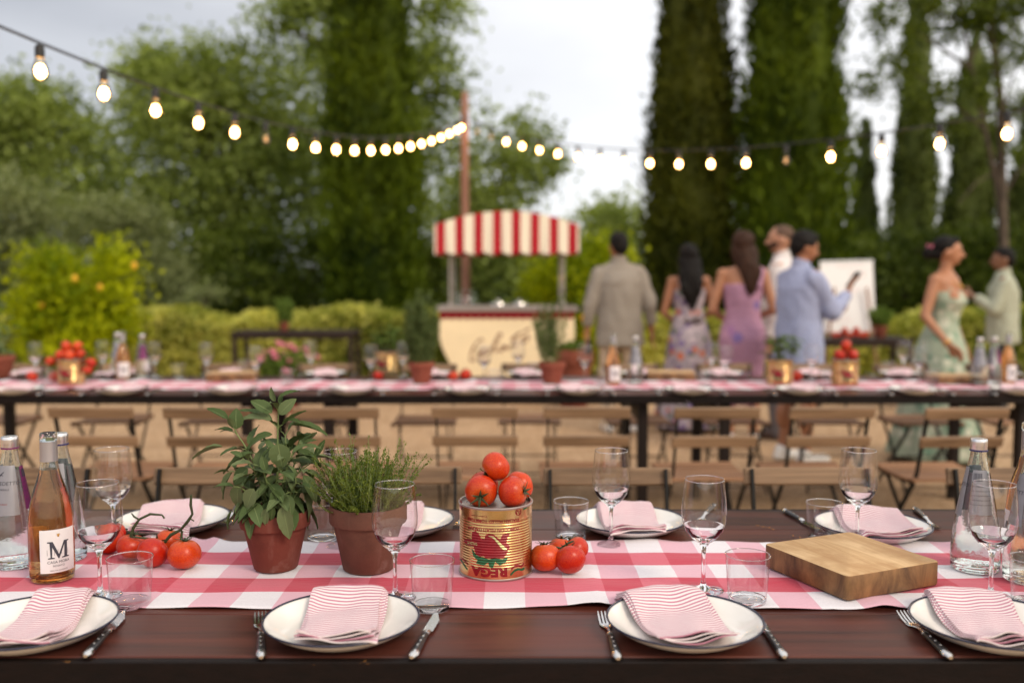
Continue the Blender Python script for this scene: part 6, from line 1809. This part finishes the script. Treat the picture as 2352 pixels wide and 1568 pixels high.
def shirt(t, s, arms, mat, hem=.80, cuff=1.0, w=1.0, loose=1.0, collar=True, name='shirt'):
    m_ = MB(); e_ = .022 * loose
    rows = [(hem, .178 + e_, .132 + e_), (.95, .168 + e_, .128 + e_), (1.10, .155 + e_, .120 + e_), (1.22, .160 + e_, .122 + e_), (1.33, .172 + e_ * .7, .124 + e_ * .7), (1.40, .180, .110), (1.44, .150, .092), (1.468, .105, .080), (1.490, .074, .070)]
    m_.loft([ring(z * s, rx * s * w, ry * s, 0, -.004 * s) for z, rx, ry in rows])
    for side, key in ((1, 'R'), (-1, 'L')):
        el, wr = Vector(arms[key][0]), Vector(arms[key][1])
        sh = Vector((side * .172 * w, -.005, 1.400)); we = el.lerp(wr, cuff)
        m_.capsule(Vector((side * .055, -.008, 1.448)) * s, sh * s, .052 * s, .0655 * s); m_.capsule(sh * s, el * s, .0665 * s, .060 * s); m_.capsule(el * s, we * s, .060 * s, .048 * s)
    put(name, folds(remesh(m_, name, mat, 0.011, 2), 0.012, (9, 9, 5.5), len(mat.name)), t)
    if collar:
        c_ = MB(); n = 24
        rr = []
        for z, r_ in ((1.468, .080), (1.500, .073), (1.535, .070), (1.530, .064), (1.490, .064)):
            rr.append([(r_ * s * math.cos(2 * math.pi * i / n), (r_ * 0.96 * math.sin(2 * math.pi * i / n) + .002) * s, (z - 0.022 * math.sin(2 * math.pi * i / n)) * s) for i in range(n)])
        c_.loft(rr, caps=False); c_.build('collar', mat, t)
def trousers(t, s, feet, mat, to=0.06, name='trousers', wide=1.0):
    m_ = MB()
    m_.loft([ring(z * s, rx * s, ry * s) for z, rx, ry in ((.78, .150, .118), (.88, .182, .135), (.97, .168, .125), (1.02, .160, .118))])
    for side, (fx, fy) in ((1, feet[0]), (-1, feet[1])):
        hp_ = Vector((side * .09, 0, .87)); kn = Vector((fx * .98, .018 + fy * .5, .49)); an = Vector((fx, -.02 + fy, .085))
        if to > 0.4:
            m_.capsule(hp_ * s, hp_.lerp(kn, (0.87 - to) / 0.38) * s, .100 * s, .088 * wide * s)
        else:
            m_.capsule(hp_ * s, kn * s, .100 * s, .078 * wide * s); m_.capsule(kn * s, kn.lerp(an, (0.49 - to) / 0.405) * s, .078 * wide * s, .062 * wide * s)
    put(name, remesh(m_, name, mat, 0.012, 1), t)
def hair_short(t, s, HV, Mh, mat, full=1.0):
    m_ = MB()
    def hb(c_, r): m_.ball(HV(c_), tuple(x * s for x in r), 18, 12, Mh)
    hb((0, -.008, 1.677), (.083 * full, .096 * full, .090 * full)); hb((0, -.045, 1.640), (.072, .062, .070)); hb((0, .050, 1.728), (.060, .048, .030 * full)); hb((0, -.062, 1.600), (.050, .036, .040))
    put('hair', folds(remesh(m_, 'hair', mat, 0.009, 1), 0.006, (30, 30, 14), 3), t)
def hair_long(t, s, HV, Mh, mat, length, width=1.0, side=0.0):
    m_ = MB()
    def hb(c_, r): m_.ball(HV(c_), tuple(x * s for x in r), 18, 12, Mh)
    hb((0, -.012, 1.672), (.090, .104, .096)); hb((0, .045, 1.722), (.066, .052, .034))
    for sx in (-1, 1): hb((sx * .072, .0, 1.60), (.024, .045, .085))
    r = random.Random(int(length * 100))
    for i in range(13):
        a = (i - 6) / 6
        top_ = HV((a * .072, -.075 + .045 * a * a, 1.62))
        L_ = length * (1 - 0.25 * a * a) * r.uniform(.9, 1.08)
        x1 = (a * .088 * width + side) * s
        m_.tube([top_, Vector((a * .088 * s * width + side * .5 * s, (-.112 + .03 * a * a) * s, 1.48 * s)), Vector((x1, (-.128 + .02 * r.random()) * s, (1.62 - L_ * .7) * s)), Vector((x1 * .85 + r.uniform(-.012, .012), (-.120) * s, (1.62 - L_) * s))], [.034 * s, .034 * s, .030 * s, .012 * s], 8)
    put('hair', folds(remesh(m_, 'hair', mat, 0.008, 1), 0.010, (34, 34, 6), 5), t)
def dress(t, s, rows, mat, straps=(), name='dress', pleat=0.0, smooth=1):
    m_ = MB(); n = 72; rr = []
    zt = rows[0][0]; zb = rows[-1][0]
    for z, rx, ry, cy_ in rows:
        f = max(0.0, (1.0 - z) / 1.0)
        rr.append([((rx * (1 + pleat * f * math.sin(11 * 2 * math.pi * i / n + z * 2))) * s * math.cos(2 * math.pi * i / n), (cy_ + ry * (1 + pleat * f * math.sin(11 * 2 * math.pi * i / n + z * 2)) * math.sin(2 * math.pi * i / n)) * s, z * s) for i in range(n)])
    m_.loft(rr)
    for a, b, r_ in straps: m_.tube([Vector(p) * s for p in (a, b)], r_ * s, 8)
    put(name, folds(remesh(m_, name, mat, 0.0095, smooth), 0.008, (11, 11, 3.5), len(mat.name)), t)
HANG = {'R': ((.262, -.035, 1.13), (.285, .03, .885), (.02, .10, -1), (-1, .1, 0), 0.45), 'L': ((-.262, -.035, 1.13), (-.285, .03, .885), (-.02, .10, -1), (1, .1, 0), 0.45)}
FRONT = {'R': ((.245, -.02, 1.13), (.13, .20, 1.05), (-.9, .5, .1), (0, .3, -1), 0.5), 'L': ((-.245, -.02, 1.13), (-.13, .20, 1.05), (.9, .5, .1), (0, .3, -1), 0.5)}

# man in grey shirt
X = aty(1430, 645, 8.3).x
ft = ((.11, 0.0), (-.11, 0.02))
t, s, HV, Mh, w = person('man in grey shirt seen from behind, beside the cart', X, 8.3, 2, 1.76, SK2, HANG, False, (14, 0), ft)
shirt(t, s, HANG, cloth('grey_linen', (0.30, 0.265, 0.225)), .77, 0.62, 1.04, 1.3)
trousers(t, s, ft, cloth('beige_cotton', (0.56, 0.44, 0.32))); shoes(t, s, ft, SHOE_W); hair_short(t, s, HV, Mh, HB)
ph = MB().box((0, 0, 0), (0.045, 0.16, 0.10), 0.012)
ph.lathe([(0, -.03), (.034, -.03), (.036, .02), (.03, .03), (0, .03)], 18, Matrix.Translation((0, .02, -.07)))
o = ph.build('camera', M['socket'], None, True, 35)
wl = Vector((-.285, .035, .885)) * s + Vector((-.004, .03, -.10)); o.location = Matrix.Rotation(RAD(2), 4, 'Z') @ wl + Vector((X, 8.3, 0)); o.name = 'handheld_camera'
tag(o, 'black camera hanging from the hand of the man in grey', 'camera')

# woman in floral dress
X = aty(1588, 645, 8.4).x
t, s, HV, Mh, w = person('woman in floral dress with long black hair, seen from behind', X, 8.4, 4, 1.66, SK2, FRONT, True, (0, 0))
dress(t, s, [(1.34, .160, .120, .004), (1.27, .155, .128, .010), (1.17, .132, .112, 0), (1.08, .138, .112, 0), (.98, .172, .135, -.01), (.88, .198, .165, -.015), (.60, .235, .205, 0), (.30, .29, .26, 0), (.06, .34, .31, 0)], cloth('floral_print', (0.42, 0.36, 0.40), 40, 0.2, (16, ((0.55, 0.16, 0.08), (0.24, 0.18, 0.36), (0.14, 0.16, 0.12), (0.50, 0.42, 0.46), (0.20, 0.14, 0.26)), 0.62)), [((.10, -.085, 1.33), (.115, -.05, 1.44), .008), ((-.10, -.085, 1.33), (-.115, -.05, 1.44), .008)], pleat=0.05)
hair_long(t, s, HV, Mh, HB, 0.46, 0.9)
m_ = MB(); m_.tube([Vector(p) * s for p in ((-.06, -.142, 1.08), (-.09, -.155, 1.05), (-.05, -.15, 1.03), (0, -.142, 1.06), (.05, -.15, 1.03), (.09, -.155, 1.05), (.06, -.142, 1.08), (0, -.142, 1.06))], .012, 6); m_.build('bow', SHOE_B, t)

# woman in mauve ruched dress
X = aty(1708, 645, 7.5).x
t, s, HV, Mh, w = person('woman in mauve ruched one-shoulder dress, brown hair over one shoulder', X, 7.5, -6, 1.73, SK1, FRONT, True, (-8, 0))
rows = []
base_rows = [(1.33, .160, .122, .004), (1.25, .155, .128, .008), (1.15, .136, .114, 0), (1.06, .140, .116, -.002), (.98, .172, .140, -.012), (.90, .186, .166, -.02), (.80, .184, .160, -.014), (.65, .168, .140, -.005), (.50, .150, .125, 0), (.36, .148, .122, 0)]
zz = np.array([r_[0] for r_ in base_rows][::-1])
for i, z in enumerate(np.linspace(1.33, .36, 78)):
    f = [float(np.interp(z, zz, np.array([r_[c_] for r_ in base_rows][::-1]))) for c_ in (1, 2, 3)]
    g_ = 1 + 0.018 * math.sin(i * 1.6) + 0.008 * math.sin(i * 0.7)
    rows.append((float(z), f[0] * g_, f[1] * g_, f[2]))
dress(t, s, rows, cloth('mauve_mesh', (0.46, 0.25, 0.36), 30, 0.3, (7, ((0.40, 0.20, 0.36), (0.24, 0.16, 0.36), (0.52, 0.28, 0.38)), 0.42)), [((.10, -.09, 1.30), (.145, -.03, 1.455), .034), ((.145, -.03, 1.455), (.11, .08, 1.33), .034)])
hair_long(t, s, HV, Mh, HBR, 0.36, 0.62, 0.05); shoes(t, s, ((.095, 0), (-.095, 0)), SHOE_W)

# man in white shirt
AW = {'R': ((.255, .0, 1.13), (.20, .22, 1.08), (-.4, .9, .1), (0, .2, -1), 0.5), 'L': HANG['L']}
X = aty(1800, 645, 8.0).x
ft = ((.10, 0.0), (-.10, 0.02))
t, s, HV, Mh, w = person('bearded close-cropped man in white shirt, behind the blue shirt', X, 8.0, 62, 1.81, SK3, AW, False, (14, 0), ft)
shirt(t, s, AW, cloth('white_cotton', (0.74, 0.70, 0.70)), .80, 1.0, 1.0, 1.1); trousers(t, s, ft, cloth('grey_cotton', (0.18, 0.17, 0.18))); shoes(t, s, ft, SHOE_B)
m_ = MB(); m_.ball(HV((0, -.004, 1.672)), (.0785 * s, .097 * s, .0845 * s), 18, 12, Mh); put('hair', remesh(m_, 'hair', HST, 0.009, 1), t)
m_ = MB()
for a in np.linspace(-1.25, 1.25, 11): m_.ball(HV((.062 * math.sin(a), .035 + .062 * math.cos(a), 1.572 + .028 * abs(math.sin(a)))), (.018 * s, .018 * s, .026 * s), 8, 6, Mh)
put('beard', remesh(m_, 'beard', HBR, 0.008, 1), t)

# man in blue shirt raising a phone
X = aty(1838, 645, 6.9).x
AB = {'R': ((.215, .13, 1.15), (.115, .345, 1.295), (-.15, .45, .9), (-.5, -.8, .4), 0.55), 'L': ((-.235, .10, 1.13), (-.07, .33, 1.13), (.35, .9, .15), (0, .1, -1), 0.6)}
ft = ((.10, 0.02), (-.10, -.04))
t, s, HV, Mh, w = person('man in light blue shirt and shorts holding up a phone', X, 6.9, -70, 1.70, SK2, AB, False, (-10, -12), ft)
shirt(t, s, AB, cloth('light_blue_cotton', (0.36, 0.40, 0.58)), .70, 0.80, 1.06, 1.35)
trousers(t, s, ft, cloth('dark_cotton', (0.03, 0.03, 0.035)), 0.55, 'shorts', 1.1); shoes(t, s, ft, SHOE_W); hair_short(t, s, HV, Mh, HB, 1.04)
pm = Matrix.Translation((X, 6.9, 0)) @ Matrix.Rotation(RAD(-70), 4, 'Z')
o = MB().box((0, 0, 0), (0.072, 0.009, 0.148), 0.004).build('mobile_phone', M['socket'], None, True, 35)
o.matrix_world = pm @ Matrix.Translation(Vector((.075, .430, 1.395)) * s) @ Matrix.Rotation(RAD(-38), 4, 'X')
tag(o, 'dark phone held up by the man in light blue shirt', 'phone')

# woman in green floral dress
X = aty(2160, 645, 6.95).x
AG = {'R': ((.250, -.03, 1.14), (.245, .16, .93), (-.2, .75, -.6), (-.8, 0, .6), 0.5), 'L': ((-.245, -.04, 1.14), (-.24, .06, .92), (0, .3, -1), (1, 0, 0), 0.45)}
t, s, HV, Mh, w = person('woman in pale green floral sundress with dark hair in a bun', X, 6.95, -138, 1.665, SK1, AG, True, (34, 0))
dress(t, s, [(1.33, .158, .120, .006), (1.26, .156, .146, .026), (1.17, .135, .112, .004), (1.09, .134, .108, 0), (1.0, .165, .135, -.004), (.88, .205, .18, 0), (.60, .265, .24, 0), (.30, .33, .30, 0), (.05, .38, .35, 0)], cloth('green_floral', (0.36, 0.42, 0.32), 40, 0.2, (13, ((0.16, 0.26, 0.19), (0.52, 0.54, 0.44), (0.24, 0.34, 0.25), (0.46, 0.48, 0.38)), 0.58)), [((.085, .11, 1.32), (.115, .0, 1.455), .007), ((-.085, .11, 1.32), (-.115, .0, 1.455), .007), ((.115, 0, 1.455), (.09, -.09, 1.32), .007), ((-.115, 0, 1.455), (-.09, -.09, 1.32), .007)], pleat=0.06)
m_ = MB()
def hb(c_, r): m_.ball(HV(c_), tuple(x * s for x in r), 18, 12, Mh)
hb((0, -.014, 1.680), (.083, .097, .086)); hb((0, .045, 1.728), (.062, .046, .026)); hb((0, -.125, 1.628), (.050, .046, .054)); hb((0, -.06, 1.62), (.066, .05, .05))
put('hair', remesh(m_, 'hair', HB, 0.009, 1), t)
m_ = MB()
for k_ in range(6): m_.ball(HV((.04 * math.cos(k_), -.118 + .02 * math.sin(k_), 1.675 + .012 * math.sin(k_ * 2))), .011 * s, 8, 6)
m_.build('hair_flower', M['pink'], t)
m_ = MB(); m_.tube([Vector((.075 * math.cos(a), .02 + .10 * math.sin(a), 1.475 - .10 * max(0, math.sin(a)))) * s for a in np.linspace(-.2, math.pi + .2, 17)], .0035, 6); m_.ball(Vector((0, .128, 1.37)) * s, .012, 10, 8); m_.build('necklace', M['gold'], t)
wv_ = Vector(AG['R'][1]) * s; m_ = MB(); m_.lathe([(.029, -.006), (.033, -.006), (.033, .006), (.029, .006)], 20, Matrix.Translation(wv_ + Vector((0, -.012, .014))) @ Matrix.Rotation(RAD(48), 4, 'X'), closed=True); m_.build('bracelet', M['gold'], t)

# man in sage green shirt
X = aty(2306, 645, 9.2).x
AS = {'R': HANG['R'], 'L': ((-.235, .10, 1.14), (-.13, .33, 1.22), (.2, .75, .6), (.3, .3, -1), 0.5)}
AS = {'L': HANG['L'], 'R': HANG['R']}
AS['L'] = ((-.235, .07, 1.13), (-.16, .24, 1.24), (.2, .75, .6), (.3, .3, -1), 0.5)
ft = ((.10, 0.0), (-.10, 0.02))
t, s, HV, Mh, w = person('man in pale sage shirt gesturing, behind the woman in green', X, 9.2, 62, 1.66, SK4, AS, False, (10, 0), ft)
shirt(t, s, AS, cloth('sage_linen', (0.42, 0.44, 0.34)), .78, 0.9, 1.0, 1.2); trousers(t, s, ft, cloth('dark_trousers', (0.05, 0.05, 0.05))); shoes(t, s, ft, SHOE_B); hair_short(t, s, HV, Mh, HB, 0.98)
